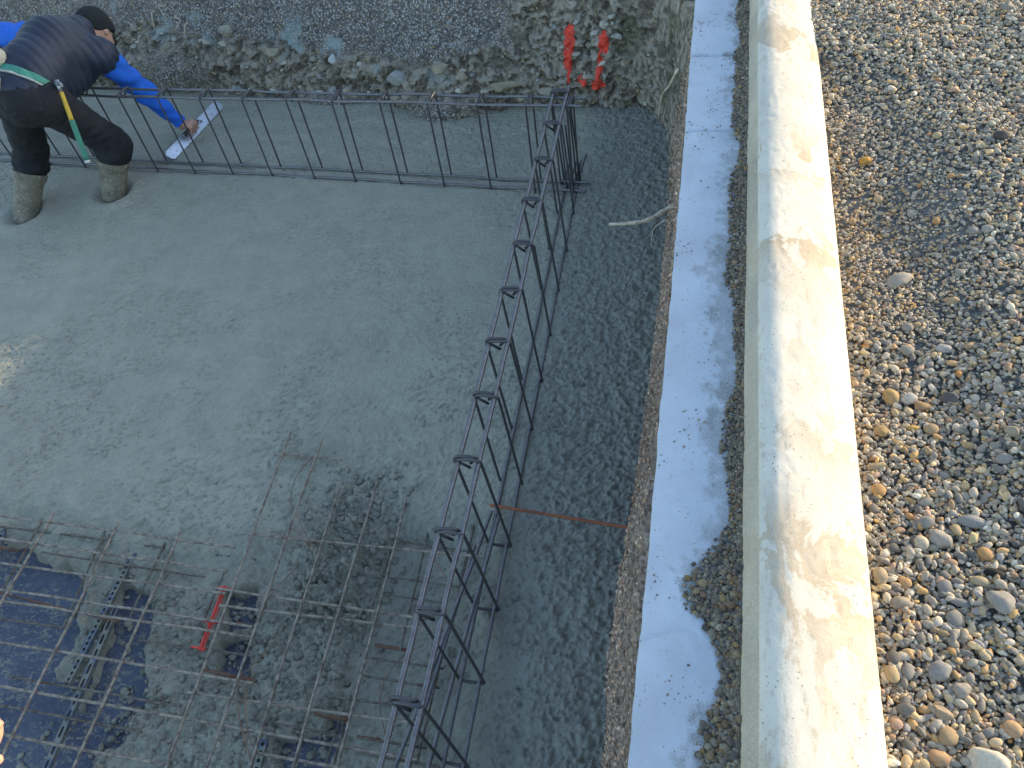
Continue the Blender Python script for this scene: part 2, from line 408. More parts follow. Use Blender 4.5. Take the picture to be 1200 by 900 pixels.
# small torn pits and crumbs in the floated surface
clus = sstep(.44, .60, fbm2(Xf * 3.1, Yf * 3.1, 63, 4)) * .85 + .15
lowf = sstep(2.4, 1.4, Yf)
qa = Xf * .85 + Yf * .53; qb = -Xf * .53 + Yf * .85                     # rake direction
torn = noise2(qa * 62 + 2 * noise2(Xf * 15, Yf * 15, 7), qb * 105, 5); torn2 = noise2(qa * 36 + 3 * noise2(Xf * 10, Yf * 10, 8), qb * 60, 6)
z -= .0050 * sstep(.74, .84, torn) * np.clip(clus + .3 * lowf, 0, 1)
z -= .0060 * sstep(.79, .87, torn2) * np.clip(clus * .7 + .5 * lowf - .05, 0, 1)
z += .0050 * sstep(.74, .86, noise2(qa * 60, qb * 90, 15)) * np.clip(patch * .6 + .75 * lowf, 0, 1)
z += .0030 * (fbm2(qa * 50, qb * 90, 9, 3) - .5) * 2 * (.6 + .4 * clus)
z += .0045 * (fbm2(qa * 2.2, qb * 16, 19, 3) - .5) * (1 - .5 * lowf)     # long sweeps of the float
# rough, stony surface of the strip beside the wall
wx = Xf + .02 * (noise2(Xf * 18, Yf * 18, 71) - .5); wy = Yf + .02 * (noise2(Xf * 18, Yf * 18, 72) - .5)
f1, idv = worley2(wx * 40, wy * 46, 3); f2, id2 = worley2(wx * 80, wy * 88, 4)
lump = (1 - sstep(.28, .62, f1)) * (idv > .22) * (.4 + .6 * idv); lump2 = (1 - sstep(.25, .60, f2)) * (id2 > .3) * (.4 + .6 * id2)
rim = .85 + .5 * sstep(-.40, -.2, Xf)
z += rough_mask * (.0060 * lump * rim + .0048 * lump2 - .0070 * sstep(.66, .76, noise2(wx * 48, wy * 40, 73)) + .010 * (fbm2(Xf * 26, Yf * 30, 12, 4) - .5))
# clods between the wires
f3, id3 = worley2(wx * 34, wy * 34, 13); f4, id4 = worley2(wx * 17, wy * 17, 14)
clod = (1 - sstep(.2, .58, f3)) * (id3 > .3) * (.35 + .65 * id3); clod4 = (1 - sstep(.25, .6, f4)) * (id4 > .62)
cz_ = np.maximum(meshzone * .55, heap) * sstep(-.6, -.75, Xf) + .0
hole = sstep(-1.08, -1.0, Xf) * meshzone
cz_ = cz_ * (1 - .75 * hole) * (1 - .75 * sstep(.93, 1.02, Yf) * sstep(-1.5, -1.7, Xf))
f5, id5 = worley2(wx * 70, wy * 70, 15)
z += cz_ * (1 + .9 * heap) * (.017 * clod + .014 * clod4 + .008 * (1 - sstep(.2, .6, f5)) * (id5 > .35) + .014 * (fbm2(Xf * 25, Yf * 25, 17, 3) - .5) - .014)
# float strokes behind the back cage, pushed-up ring round the boots
z += .003 * np.sin((Xf * 3 + Yf * 38) + 4 * noise2(Xf * 2, Yf * 2, 33)) * behind * .6
for bx, by in ((-3.86, 3.01), (-3.38, 3.22)):
    d = np.hypot(Xf - bx, Yf - by); z += .02 * np.exp(-((d - .13) / .05) ** 2) - .03 * np.exp(-(d / .09) ** 4)
# bare film between the clods
POLY = [[(-2.9,1.03),(-2.67,1.03),(-2.58,1.03),(-2.47,.98),(-2.33,.98),(-2.27,.97),(-2.22,.91),(-2.21,.94),(-2.19,.88),(-2.2,.81),(-2.13,.75),(-2.12,.69),(-2.15,.56),(-2.03,.58),(-1.99,.59),(-1.97,.48),(-1.96,.42),(-1.98,.31),(-2.0,.1),(-2.9,.1)],
 [(-2.02,.94),(-1.91,.91),(-1.82,.69),(-1.75,.61),(-1.72,.54),(-1.76,.49),(-1.75,.43),(-1.8,.39),(-1.81,.34),(-1.85,.2),(-1.95,.2),(-1.96,.42),(-1.95,.54),(-1.96,.65),(-1.98,.77)],
 [(-1.6,.97),(-1.49,.97),(-1.47,.87),(-1.55,.86)], [(-1.54,.79),(-1.46,.81),(-1.41,.69),(-1.49,.67)], [(-1.19,.52),(-1.08,.53),(-1.05,.61),(-1.02,.6),(-1.04,.52),(-1.05,.4),(-1.19,.4)]]
def poly_sd(px, py, P):
    P = np.array(P); d = np.full(px.shape, 9.0); ins = np.zeros(px.shape, bool)
    for (x0, y0), (x1, y1) in zip(P, np.roll(P, -1, 0)):
        ex, ey = x1 - x0, y1 - y0; t = np.clip(((px - x0) * ex + (py - y0) * ey) / (ex * ex + ey * ey), 0, 1)
        d = np.minimum(d, np.hypot(px - x0 - t * ex, py - y0 - t * ey))
        c = ((y0 > py) != (y1 > py)) & (px < ex * (py - y0) / (ey + 1e-12) + x0); ins ^= c
    return np.where(ins, -d, d)
nm = (Yf < 1.3) & (Xf > -3.2) & (Xf < -.9)
px = Xf[nm] + .07 * (fbm2(Xf[nm] * 16, Yf[nm] * 16, 51, 4) - .5); py = Yf[nm] + .07 * (fbm2(Xf[nm] * 16, Yf[nm] * 16, 57, 4) - .5)
sd = np.min([poly_sd(px, py, p) for p in POLY], 0)
zz = z[nm]; t = sstep(.03, -.012, sd); z[nm] = zz * (1 - t) + (-.17 + .02 * clod[nm] * (id3[nm] > .8)) * t
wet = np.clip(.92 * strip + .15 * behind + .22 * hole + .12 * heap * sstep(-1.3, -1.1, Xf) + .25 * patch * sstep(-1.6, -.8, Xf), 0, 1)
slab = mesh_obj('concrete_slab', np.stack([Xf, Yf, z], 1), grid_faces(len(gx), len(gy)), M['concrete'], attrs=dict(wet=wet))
tag(slab, 'grey fresh concrete being floated across the floor of the excavation', 'concrete', kind='structure')
ZS = z.reshape(len(gx), len(gy))
def slab_z(x, y):
    i = min(max(int(np.searchsorted(gx, x)), 0), len(gx) - 1); j = min(max(int(np.searchsorted(gy, y)), 0), len(gy) - 1)
    return float(ZS[i, j])

# blue membrane under the mesh
fx = np.arange(-4.5, -.7, .02); fy = np.arange(-1.5, 1.25, .02); FX, FY = np.meshgrid(fx, fy, indexing='ij')
FZ = -.118 + .012 * (fbm2(FX * 5, FY * 9, 77, 4) - .5) + .006 * sstep(.6, .75, fbm2(FX * 9 + FY * 3, FY * 4, 79, 3))
film = mesh_obj('plastic_membrane', np.stack([FX.ravel(), FY.ravel(), FZ.ravel()], 1), grid_faces(len(fx), len(fy)), M['film'])
tag(film, 'dark blue plastic membrane splashed with concrete under the steel mesh', 'membrane')

# ------------------------------------------------------------------ excavation walls
WALL = [(-.20,-5),(-.20,-1),(-.195,.2),(-.197,.58),(-.212,.82),(-.214,1.1),(-.2,1.35),(-.19,1.8),(-.185,2.24),(-.187,3.0),(-.205,3.44),(-.235,3.7),(-.30,3.9),(-.42,4.02),(-.64,4.06),(-1.15,4.06),(-1.54,4.02),(-2.0,4.17),(-2.6,4.24),(-3.26,4.34),(-3.9,4.42),(-4.6,4.5),(-6,4.6),(-9,4.6)]
Wp = resample(spline([(x, y, 0) for x, y in WALL], 6), .0075)
keep = np.ones(len(Wp), bool); idx = np.arange(len(Wp))
farp = (Wp[:, 1] < 0) | (Wp[:, 0] < -4.8); keep[farp & (idx % 12 != 0)] = False
Wp = Wp[keep]
T = np.gradient(Wp, axis=0); T /= np.linalg.norm(T, axis=1)[:, None]; Nn = np.stack([T[:, 1], -T[:, 0], np.zeros(len(T))], 1)   # outward (away from pit)
for _ in range(30): Nn[1:-1] = (Nn[:-2] + Nn[2:] + 2 * Nn[1:-1]) / 4
Nn /= np.linalg.norm(Nn, axis=1)[:, None]
hz = np.concatenate([np.arange(-.06, .7, .007), np.arange(.7, 1.0, .02)])
backness = sstep(-.28, -.55, Wp[:, 0])
prof_back_z = [-.1, 0, .06, .12, .18, .25, .35, .6, 1.0]; prof_back_o = [.0, .0, .0, .015, .03, .09, .15, .30, .55]
prof_side_z = [-.1, 0, .3, .55, .68]; prof_side_o = [0, 0, .035, .075, .105]
ob = np.interp(hz, prof_back_z, prof_back_o); osd = np.interp(hz * .668, prof_side_z, prof_side_o)
off = backness[:, None] * ob[None] + (1 - backness)[:, None] * osd[None]
P0 = Wp[:, None, :] + Nn[:, None, :] * off[:, :, None]; P0 = np.repeat(P0, 1, 0); zc = np.repeat(hz[None], len(Wp), 0)
P0 = np.array(P0); zc = zc * (backness[:, None] + (1 - backness)[:, None] * .668); P0[:, :, 2] = zc
x, y, zz = P0[..., 0], P0[..., 1], P0[..., 2]
ledge = .27 + .10 * (noise2(x * 1.6, y * 0 + 3, 91) - .5) + .05 * sstep(-2.2, -3.6, x) - .13 * sstep(-1.45, -.9, x) * 0
raw = (1 - sstep(ledge - .04, ledge + .05, zz + .05 * (fbm3(x * 9, y * 9, zz * 9, 95, 3) - .5)))
raw = np.maximum(raw, sstep(-1.3, -.95, x + .2 * (noise2(zz * 6, x * 3, 97) - .5)))         # the raw corner on the right
slump = np.exp(-(((x + 1.58) / .16) ** 2 + ((zz - .02) / .10) ** 2)) + np.exp(-(((x + 2.35) / .25) ** 2 + ((zz + .0) / .06) ** 2)) + .9 * np.exp(-(((x + 3.55) / .3) ** 2 + ((zz - .12) / .14) ** 2))
raw = np.clip(raw - 1.1 * slump, 0, 1); raw_b = raw * backness[:, None] + (1 - backness)[:, None] * 1.0
def ridged(s, sd): return 1 - np.abs(2 * fbm3(x * s, y * s, zz * s, sd, 3) - 1)
d = .05 * (fbm3(x * 3, y * 3, zz * 3, 101, 3) - .5)
uu = np.repeat(np.concatenate([[0], np.cumsum(np.linalg.norm(np.diff(Wp[:, :2], axis=0), axis=1))])[:, None], len(hz), 1)
wf, wid = worley2(uu * 13 + .6 * noise2(uu * 9, zz * 9, 3), zz * 17, 31); wf2, wid2 = worley2(uu * 34, zz * 42, 32)
ux = uu + .05 * (fbm2(uu * 8, zz * 8, 3, 3) - .5); uz = zz + .05 * (fbm2(uu * 8, zz * 8, 4, 3) - .5)
fa = facets(ux * 8, uz * 13, 41); fb = facets(ux * 19, uz * 28, 43); fc = facets(ux * 45, uz * 60, 47)
d += raw_b * ((-.042 * (fa - .45) - .030 * (fb - .45)) * (1 - .55 * sstep(-1.35, -1.0, x)) - .019 * (fc - .45) + .05 * (fbm3(x * 14, y * 14, zz * 14, 105, 4) - .5) + .05 * sstep(.6, .75, fbm3(x * 8, y * 8, zz * 8, 106, 3)))
d += (1 - raw_b) * .012 * (fbm3(x * 50, y * 50, zz * 50, 107, 3) - .5)
d -= .09 * slump * backness[:, None]
sidef = (1 - backness)[:, None]
d = d * (1 - .72 * sidef) + .012 * sidef
d += sidef * .014 * (fbm3(x * 30, y * 30, zz * 30, 108, 2) - .5)
P1 = P0 + Nn[:, None, :] * d[:, :, None]
lim = np.interp(P1[..., 1], [-4, .4, 2.0, 3.5, 6], [-.085, -.081, -.089, -.105, -.13]) - .003 - .010 * fbm3(x * 40, y * 40, zz * 40, 110, 2)
P1[..., 0] = np.where(sidef > .5, np.minimum(P1[..., 0], lim), P1[..., 0])
P1[..., 2] += .02 * raw_b * (fbm3(x * 11 + 5, y * 11, zz * 11, 109, 3) - .5)
pale = backness[:, None] * sstep(.60, .70, fbm3(x * 7, y * 7, zz * 10, 111, 4)) * np.exp(-((zz - ledge - .03) / .10) ** 2) * sstep(-1.2, -1.6, x) * .75
moss = .55 * sstep(.5, .65, fbm3(x * 6, y * 6, zz * 6, 113, 4)) * sstep(-1.0, -.4, x)
pink = sidef * sstep(3.3, 2.6, y) * np.ones_like(zz) * .9
tone = np.clip((.65 - .4 * sstep(-1.35, -1.0, x)) * fb + (.35 + .4 * sstep(-1.35, -1.0, x)) * fc, 0, 1)
zone = np.clip(1 - raw_b, 0, 1) * (1 - .35 * sstep(-3.1, -3.7, x) * sstep(.35, .5, zz))
sd2 = (sidef > .5)[:, 0]; P1[sd2, -1, 0] = .06; P1[sd2, -1, 2] = .665; P1[sd2, -2, 2] = .664
wall = mesh_obj('earth_bank', P1.reshape(-1, 3), grid_faces(len(Wp), len(hz)), M['earth'], attrs=dict(zone=zone, pale=pale, moss=moss, pink=pink, tone=tone))
tag(wall, 'raw brown and grey excavated earth bank around the pit', 'earth bank', kind='structure')
# other two sides of the pit, outside the picture
v, f = join([box(-9.05, -.2, .35, .1, 9.8, .9), box(-4.6, -5.05, .35, 9.2, .1, .9)])
tag(mesh_obj('earth_bank', v, f, M['ground'], smooth=False), 'plain cut earth sides of the pit behind the viewer', 'earth bank', kind='structure')

# red spray strokes: thin patches that follow the bank
def stroke(cells, label):
    sel = np.zeros(x.shape, bool)
    for cx, cz, rx, rz in cells:
        sel |= (((P1[..., 0] - cx) / rx) ** 2 + ((P1[..., 2] - cz) / rz) ** 2 + 2.1 * (fbm3(x * 90, y * 90, zz * 70, 121, 3) - .5)) < 1
    sel &= (Wp[:, 1] > 3.8)[:, None]
    q = sel[:-1, :-1] & sel[1:, :-1] & sel[:-1, 1:] & sel[1:, 1:]
    ii, jj = np.nonzero(q); m_ = len(hz); F = np.stack([ii * m_ + jj, (ii + 1) * m_ + jj, (ii + 1) * m_ + jj + 1, ii * m_ + jj + 1], 1)
    V = (P1 - Nn[:, None, :] * .004).reshape(-1, 3); used, inv = np.unique(F, return_inverse=True)
    o = mesh_obj('paint_mark', V[used], inv.reshape(-1, 4), M['paint'])
    tag(o, label, 'paint mark', 'red spray paint marks on the bank')
stroke([(-.80, .33, .033, .09), (-.81, .25, .029, .065), (-.80, .18, .018, .045)], 'straight red spray paint stroke on the earth bank, the left one')
stroke([(-.61, .31, .034, .055), (-.625, .22, .018, .06), (-.64, .12, .042, .038), (-.635, .17, .016, .05), (-.72, .15, .032, .034)], 'broken hooked red spray paint stroke on the bank nearer the kerb')

# ------------------------------------------------------------------ stones: shared icospheres
import bmesh
def ico(sub):
    bm = bmesh.new(); bmesh.ops.create_icosphere(bm, subdivisions=sub, radius=1); bm.verts.ensure_lookup_table()
    v = np.array([q.co[:] for q in bm.verts]); f = np.array([[q.index for q in p.verts] for p in bm.faces]); bm.free(); return v, f
ICO = {s: ico(s) for s in (1, 2, 3)}
def stone_shape(sub, seed, angular=0):
    v, f = ICO[sub]; r = 1 + .38 * (noise3(v[:, 0] * 1.1 + seed * 3.1, v[:, 1] * 1.1 + 5, v[:, 2] * 1.1, seed) - .5) * 2 * .6 + .12 * (noise3(v[:, 0] * 2.7, v[:, 1] * 2.7 + 5, v[:, 2] * 2.7 + seed, seed + 3) - .5) * 2
    v = v * r[:, None]
    if angular:
        g = np.random.default_rng(seed + 100)
        for _ in range(9):
            n = g.normal(size=3); n /= np.linalg.norm(n); t = v @ n; c = .55 + .25 * g.random(); v = v - np.maximum(t - c, 0)[:, None] * n
    return v, f
SHAPES = {s: [stone_shape(s, k) for k in range(10)] for s in (1, 2, 3)}
ANG = [stone_shape(3, k, 1) for k in range(8)]
ANG2 = [stone_shape(2, k, 1) for k in range(8)]
ANG1 = [stone_shape(1, k, 1) for k in range(8)]
def rotm(rz, tilt, ta):
    a = Matrix.Rotation(rz, 3, 'Z'); t = Matrix.Rotation(tilt, 3, Vector((math.cos(ta), math.sin(ta), 0))); return np.array(t @ a)
def stone_field(items, shapes):
    """items: list of (pos, radii, R, colour) -> one merged mesh"""
    V = []; F = []; C = []; o = 0
    for k, (p, rad, R, c) in enumerate(items):
        v, f = shapes[k % len(shapes)]
        V.append((v * rad) @ R.T + p); F.append(f + o); C.append(np.repeat(np.array(c)[None], len(v), 0)); o += len(v)
    return np.concatenate(V), np.concatenate(F), np.concatenate(C)

PAL = np.array([(.23,.22,.20),(.29,.27,.24),(.17,.165,.16),(.34,.32,.29),(.13,.13,.135),(.20,.20,.215),(.30,.25,.18),(.36,.29,.19),(.42,.40,.36),(.085,.085,.09),(.33,.22,.12),(.24,.17,.12),(.5,.49,.46),(.26,.19,.16)])
PW = np.array([16,17,15,9,11,7,10,6,4,6,2.6,4,1,4]); PW = PW / PW.sum(); PAL = PAL * np.array([1.85, 1.66, 1.38])
def stone_col(g, warm=0):
    k = g.choice(len(PAL), p=PW); c = PAL[k] * (.8 + .45 * g.random())
    if warm and g.random() < warm: c = c * np.array([1.18, .98, .66])
    return c

# ------------------------------------------------------------------ gravel on the right
def gravel_z(px, py):
    far = sstep(1.9, 3.4, py)
    h = .742 + .03 * (fbm2(np.asarray(px) * 2.2, np.asarray(py) * 2.2, 201, 3) - .5) * 2
    h = h + .075 * far + .05 * sstep(.55, .9, px) * (1 - .4 * far) * sstep(3.4, 2.0, py) + .05 * sstep(1.2, 2.2, px)
    return h
gxx = np.arange(.30, 3.2, .02); gyy = np.arange(-1.0, 6.0, .02); GX, GY = np.meshgrid(gxx, gyy, indexing='ij')
GZ = gravel_z(GX, GY) - .012 + .014 * (fbm2(GX * 30, GY * 30, 203, 3) - .5)
tag(mesh_obj('gravel_ground', np.stack([GX.ravel(), GY.ravel(), GZ.ravel()], 1), grid_faces(len(gxx), len(gyy)), M['gravel_base']), 'dark fines under the loose gravel', 'ground', kind='structure')
HS = .006; hx0, hy0 = .30, .1; HN = (int(1.35 / HS), int(4.3 / HS))
hxg = hx0 + np.arange(HN[0]) * HS; hyg = hy0 + np.arange(HN[1]) * HS
Hm = gravel_z(hxg[:, None] + 0 * hyg[None], hyg[None] + 0 * hxg[:, None])
def deposit(px, py, rx, rz, sink):
    i0, j0 = int((px - hx0) / HS), int((py - hy0) / HS); k = max(1, int(rx * .8 / HS))
    a0, a1, b0, b1 = max(i0 - k, 0), min(i0 + k + 1, HN[0]), max(j0 - k, 0), min(j0 + k + 1, HN[1])
    if a0 >= a1 or b0 >= b1: return None
    sub = Hm[a0:a1, b0:b1]; zc = sub.mean() + rz * sink
    di = (np.arange(a0, a1) - i0) * HS; dj = (np.arange(b0, b1) - j0) * HS
    top = zc + rz * np.sqrt(np.maximum(1 - (di[:, None] ** 2 + dj[None] ** 2) / (rx * rx), 0)) - 99 * ((di[:, None] ** 2 + dj[None] ** 2) > rx * rx)
    np.maximum(sub, top, out=sub); return zc
# named stones first: (x, y, size along, size across, turn deg, colour, label, angular)
BIG = [(.505,2.41,.040,.034,20,(.50,.28,.06),'orange yellow round pebble alone in the fine gravel beside the beam',0),
 (.557,1.838,.080,.050,20,(.36,.34,.30),'long pale grey stone lying on finer gravel near the beam',0),
 (.896,3.186,.058,.040,-20,(.38,.35,.28),'flat tan stone high up among the small grey gravel',0),
 (1.077,3.328,.075,.062,60,(.28,.27,.25),'big grey angular stone in the far gravel',1),
 (.902,2.454,.052,.046,0,(.07,.065,.065),'dark brown almost black cobble in the upper gravel',0),
 (.491,1.404,.042,.058,0,(.40,.29,.14),'ochre upright pebble to the left of a white oval pebble',0),
 (.533,1.399,.042,.038,0,(.46,.45,.42),'white oval pebble next to the ochre upright pebble',0),
 (.625,1.399,.056,.042,-30,(.10,.10,.11),'dark slate wedge of stone in the middle of the gravel',1),
 (.563,1.374,.050,.026,-10,(.36,.24,.13),'flat orange brown pebble between white and slate stones',0),
 (.635,1.572,.040,.034,0,(.40,.40,.39),'pale grey round pebble above the dark slate stone',0),
 (.734,1.279,.048,.040,-40,(.30,.27,.21),'speckled beige angular stone at the right of the gravel',1),
 (.708,1.204,.036,.032,0,(.27,.27,.27),'plain grey round pebble below the speckled beige stone',0),
 (.543,.984,.050,.056,-30,(.34,.33,.31),'tall pale grey cobble with a faint ridge in the near gravel',0),
 (.621,1.037,.064,.034,-15,(.27,.28,.29),'broad flat grey pebble lying above a pale yellow one',0),
 (.615,.997,.036,.030,30,(.55,.47,.27),'pale yellow pebble under the broad flat grey pebble',1),
 (.503,.967,.034,.036,0,(.46,.43,.35),'cream rounded pebble to the left of the tall grey cobble',0),
 (.520,1.023,.040,.034,0,(.25,.25,.25),'smooth mid grey pebble up and left of the tall grey cobble',0),
 (.413,.877,.032,.046,0,(.37,.31,.22),'tan egg shaped pebble close against the concrete beam',0),
 (.637,.842,.052,.060,20,(.29,.29,.285),'largest smooth grey cobble at the right edge of the gravel',0),
 (.446,.815,.040,.034,10,(.31,.28,.24),'brownish grey pebble a hand below the tan egg pebble',0),
 (.638,.906,.044,.026,-20,(.012,.012,.014),'jet black glossy pebble among the grey ones',0),
 (.505,.682,.046,.042,20,(.27,.275,.28),'round bluish grey pebble in the lower middle of the gravel',0),
 (.461,.867,.026,.040,0,(.46,.30,.16),'small orange upright pebble beside the grey brown pebbles',0),
 (.560,.515,.095,.070,-25,(.56,.54,.47),'large white broken rock at the bottom of the gravel',1),
 (.480,.516,.040,.036,0,(.42,.28,.17),'orange tan pebble to the left of the white broken rock',0),
 (.613,.587,.036,.034,0,(.44,.30,.18),'peach coloured pebble at the lower right of the gravel',0),
 (.432,.597,.034,.028,-10,(.15,.155,.16),'dark grey oval pebble near the foot of the beam',0),
 (.497,.599,.044,.036,-30,(.34,.28,.21),'tan stone with worn corners above the white broken rock',1),
 (.538,.650,.036,.032,20,(.33,.31,.28),'plain sandy grey pebble up right of the bluish pebble',0),
 (.564,.834,.044,.024,-10,(.23,.23,.235),'slim grey pebble left of the largest grey cobble',0),
 (.608,.885,.040,.028,-15,(.40,.34,.24),'sand coloured oval pebble above the largest grey cobble',0),
 (.455,1.28,.034,.034,10,(.38,.27,.13),'ochre lumpy pebble tucked close beside the beam',0),
 (.43,1.17,.05,.026,10,(.36,.30,.20),'long tan pebble lying parallel to the concrete beam',0),
 (.53,1.30,.03,.02,0,(.5,.33,.1),'small golden yellow pebble below the dark slate wedge',0),
 (.68,1.75,.05,.032,15,(.40,.31,.2),'reddish tan flat stone on the right half of the gravel',1),
 (.80,2.02,.036,.03,0,(.35,.33,.3),'light grey pebble near a blue grey patch of gravel',0)]
# medium pebbles: individuals that nothing but tone tells apart
g = np.random.default_rng(77); med = []
tries = 0
while len(med) < 230 and tries < 9000:
    tries += 1
    py = .28 + 2.7 * g.random() ** 1.35; px = .385 + (.30 + .22 * py) * g.random()
    r = (.0085 + .0095 * g.random() ** 2) * (1.0 if py < 1.6 else .85)
    if any((px - q[0]) ** 2 + (py - q[1]) ** 2 < (r + q[2]) ** 2 * .95 for q in med) or any((px - q[0]) ** 2 + (py - q[1]) ** 2 < (r + max(q[2], q[3]) / 2) ** 2 for q in BIG): continue
    med.append((px, py, r))
items1 = []; items2 = []
for k in range(42000):
    py = .12 + 4.1 * g.random() ** 1.2; px = .34 + (.42 + .24 * py) * g.random()
    s = .0036 + .0036 * g.random() + .0014 * (py > 2.4) * g.random()
    if 1.7 < py < 3.0 and px < .75: s *= .85
    el = .65 + .45 * g.random(); rad = np.array([s * 1.2, s * el, s * (.5 + .25 * g.random())])
    zc = deposit(px, py, s, rad[2], .15)
    if zc is not None: items1.append((np.array([px, py, zc]), rad, rotm(g.random() * 6.28, .3 * g.normal(), g.random() * 6.28), stone_col(g, .35 if (1.6 < py < 2.5 and px < .6) else .12)))
for k in range(2600):
    py = 2.3 + 1.7 * g.random(); px = .40 + .95 * g.random(); s = .0042 + .004 * g.random(); rad = np.array([s * 1.2, s * .9, s * .65]); zc = deposit(px, py, s, rad[2], .15)
    if zc is not None: items1.append((np.array([px, py, zc]), rad, rotm(g.random() * 6.28, .3 * g.normal(), g.random() * 6.28), stone_col(g, .08)))
for k in range(8200):
    py = .14 + 3.9 * g.random() ** 1.1; px = .36 + (.38 + .24 * py) * g.random()
    s = (.0052 + .0058 * g.random() ** 1.7) * (.98 if py < 1.6 else (.72 if (py < 2.7 and px < .8) else 1.08))
    el = .62 + .4 * g.random(); rad = np.array([s * 1.25, s * el, s * (.5 + .2 * g.random())])
    zc = deposit(px, py, s, rad[2], .15)
    if zc is not None: items2.append((np.array([px, py, zc]), rad, rotm(g.random() * 6.28, .22 * g.normal(), g.random() * 6.28), stone_col(g, .12)))
v1, f1_, c1 = stone_field(items1, SHAPES[1]); v2, f2_, c2 = stone_field(items2, SHAPES[2])
V = np.concatenate([v1, v2]); F = np.concatenate([f1_, f2_ + len(v1)]); Cc = np.concatenate([c1, c2])
tag(mesh_obj('gravel', V, F, M['stone'], cols=Cc), 'mixed grey and tan river gravel heaped along the concrete beam', 'gravel', kind='stuff')

TONES = {'grey': ('rounded grey pebble lying loose in the gravel bed beside the beam', [(.26,.255,.245),(.22,.22,.225),(.31,.30,.28),(.18,.18,.18)]),
 'dark': ('dark charcoal pebble lying loose in the gravel bed beside the beam', [(.09,.09,.095),(.12,.12,.125)]),
 'tan': ('tan or ochre pebble lying loose in the gravel bed beside the beam', [(.38,.28,.17),(.33,.25,.16),(.42,.34,.22),(.40,.25,.12)]),
 'pale': ('pale whitish pebble lying loose in the gravel bed beside the beam', [(.45,.44,.41),(.5,.47,.42)])}
protos = {}
for k, (px, py, r) in enumerate(med):
    tone = g.choice(list(TONES), p=[.55, .13, .22, .10]); kk = (tone, int(g.integers(0, 4)))
    zc = deposit(px, py, r, r * .62, .12)
    if kk not in protos:
        v, f = SHAPES[2][(kk[1] * 3 + len(protos)) % 10]; cl = TONES[tone][1]; cc = np.array(cl[kk[1] % len(cl)]) * np.array([1.3, 1.18, 1.0]) * (1 + .2 * (noise3(v[:, 0] * 2, v[:, 1] * 2, v[:, 2] * 2, k)[:, None] - .5))
        o = mesh_obj('pebble', v, f, M['stone'], cols=cc); protos[kk] = o
    else:
        o = protos[kk].copy(); COL.objects.link(o)
    o.location = (px, py, zc); el = .75 + .5 * g.random()
    o.scale = (r * (1.25 - .25 * el + .1), r * el, r * .62); o.rotation_euler = (.16 * g.normal(), .16 * g.normal(), g.random() * 6.28)
    tag(o, TONES[tone][0], 'pebble', 'loose ' + tone + ' pebbles in the gravel')
GRP = 'larger stones lying in the gravel'
for k, (px, py, la, lb, rz, colr, lab, ang) in enumerate(BIG):
    rx, ry = la / 2 * .92, lb / 2 * .92; rzz = min(rx, ry) * .66
    zc = deposit(px, py, max(rx, ry) * .9, rzz, .12)
    v, f = (ANG[k % 8] if ang else SHAPES[3][k % 10])
    g = np.random.default_rng(500 + k); R = rotm(math.radians(rz + 12), .25 * g.normal() * .5, g.random() * 6.28)
    cc = np.array(colr) * np.array([1.15, 1.05, .92]) * (1 + .25 * (noise3(v[:, 0] * 2, v[:, 1] * 2, v[:, 2] * 2, k)[:, None] - .5))
    o = mesh_obj('rock' if ang else 'pebble', (v * np.array([rx, ry, rzz])) @ R.T, f, M['stone'], cols=cc)
    o.location = (px, py, zc); tag(o, lab, 'stone', GRP)
# ------------------------------------------------------------------ kerb strip
ky = np.concatenate([np.arange(-4, .2, .1), np.arange(.2, 3.9, .006), np.arange(3.9, 6.0, .05)])
kz_top = .80
kx_off = np.concatenate([[0, 0, 0, .0005, .002, .005], np.linspace(.009, .235, 40)])
kz_off = np.concatenate([[-.14, -.07, -.012, -.005, -.0015, -.0003], np.zeros(40)])
KY, KO = np.meshgrid(ky, kx_off, indexing='ij'); KZ = kz_top + np.repeat(kz_off[None], len(ky), 0)
left = np.interp(KY, [-4, .4, 2.0, 3.5, 6], [-.080, -.081, -.089, -.105, -.13]) + .004 * (noise2(KY * 3, KY * 0, 301) - .5) + .004 * (noise2(KY * 22, KY * 0, 302) - .5)
KX = left + KO
topm = (KO > .001)
KZ = KZ + topm * (.004 * (fbm2(KX * 8, KY * 5, 303, 3) - .5) + .0016 * (fbm2(KX * 60, KY * 60, 305, 3) - .5))
for jy, wd, dp, wob in ((.63, .007, .004, .05), (1.587, .006, .003, .01), (2.533, .006, .008, .01), (3.068, .008, .014, .006)):
    c_ = jy + wob * (noise2(KX * 14, KX * 0, int(jy * 100)) - .5) + (.10 * np.sin((KX + .08) * 14) * .35 if jy < 1 else 0)
    KZ -= dp * np.exp(-((KY - c_) / wd) ** 2) * (np.where(jy < 1, sstep(.13, .11, KO), 1))
KX += np.where(KO < .004, .006 * np.exp(-((KY - 3.068) / .012) ** 2) + .004 * np.exp(-((KY - 2.533) / .01) ** 2), 0)
band = np.interp(KY, [-4, .3, .5, .75, .95, 1.15, 1.5, 1.9, 2.2, 2.6, 2.9, 3.3, 3.7, 6], [.06, .07, .085, .08, .045, .065, .085, .06, .04, .045, .035, .055, .06, .06])
band = band * (.55 + .9 * noise2(KY * 5, KY * 0, 317)) + .035 * (fbm2(KY * 14, KO * 14, 311, 4) - .5) * 2
rel = (KO - (.195 - 1.25 * band)) / .06
joint_d = .8 * np.exp(-((KY - 3.06) / .02) ** 2) + .35 * np.exp(-((KY - 2.52) / .015) ** 2) + .5 * np.exp(-((KY - .63) / .012) ** 2)
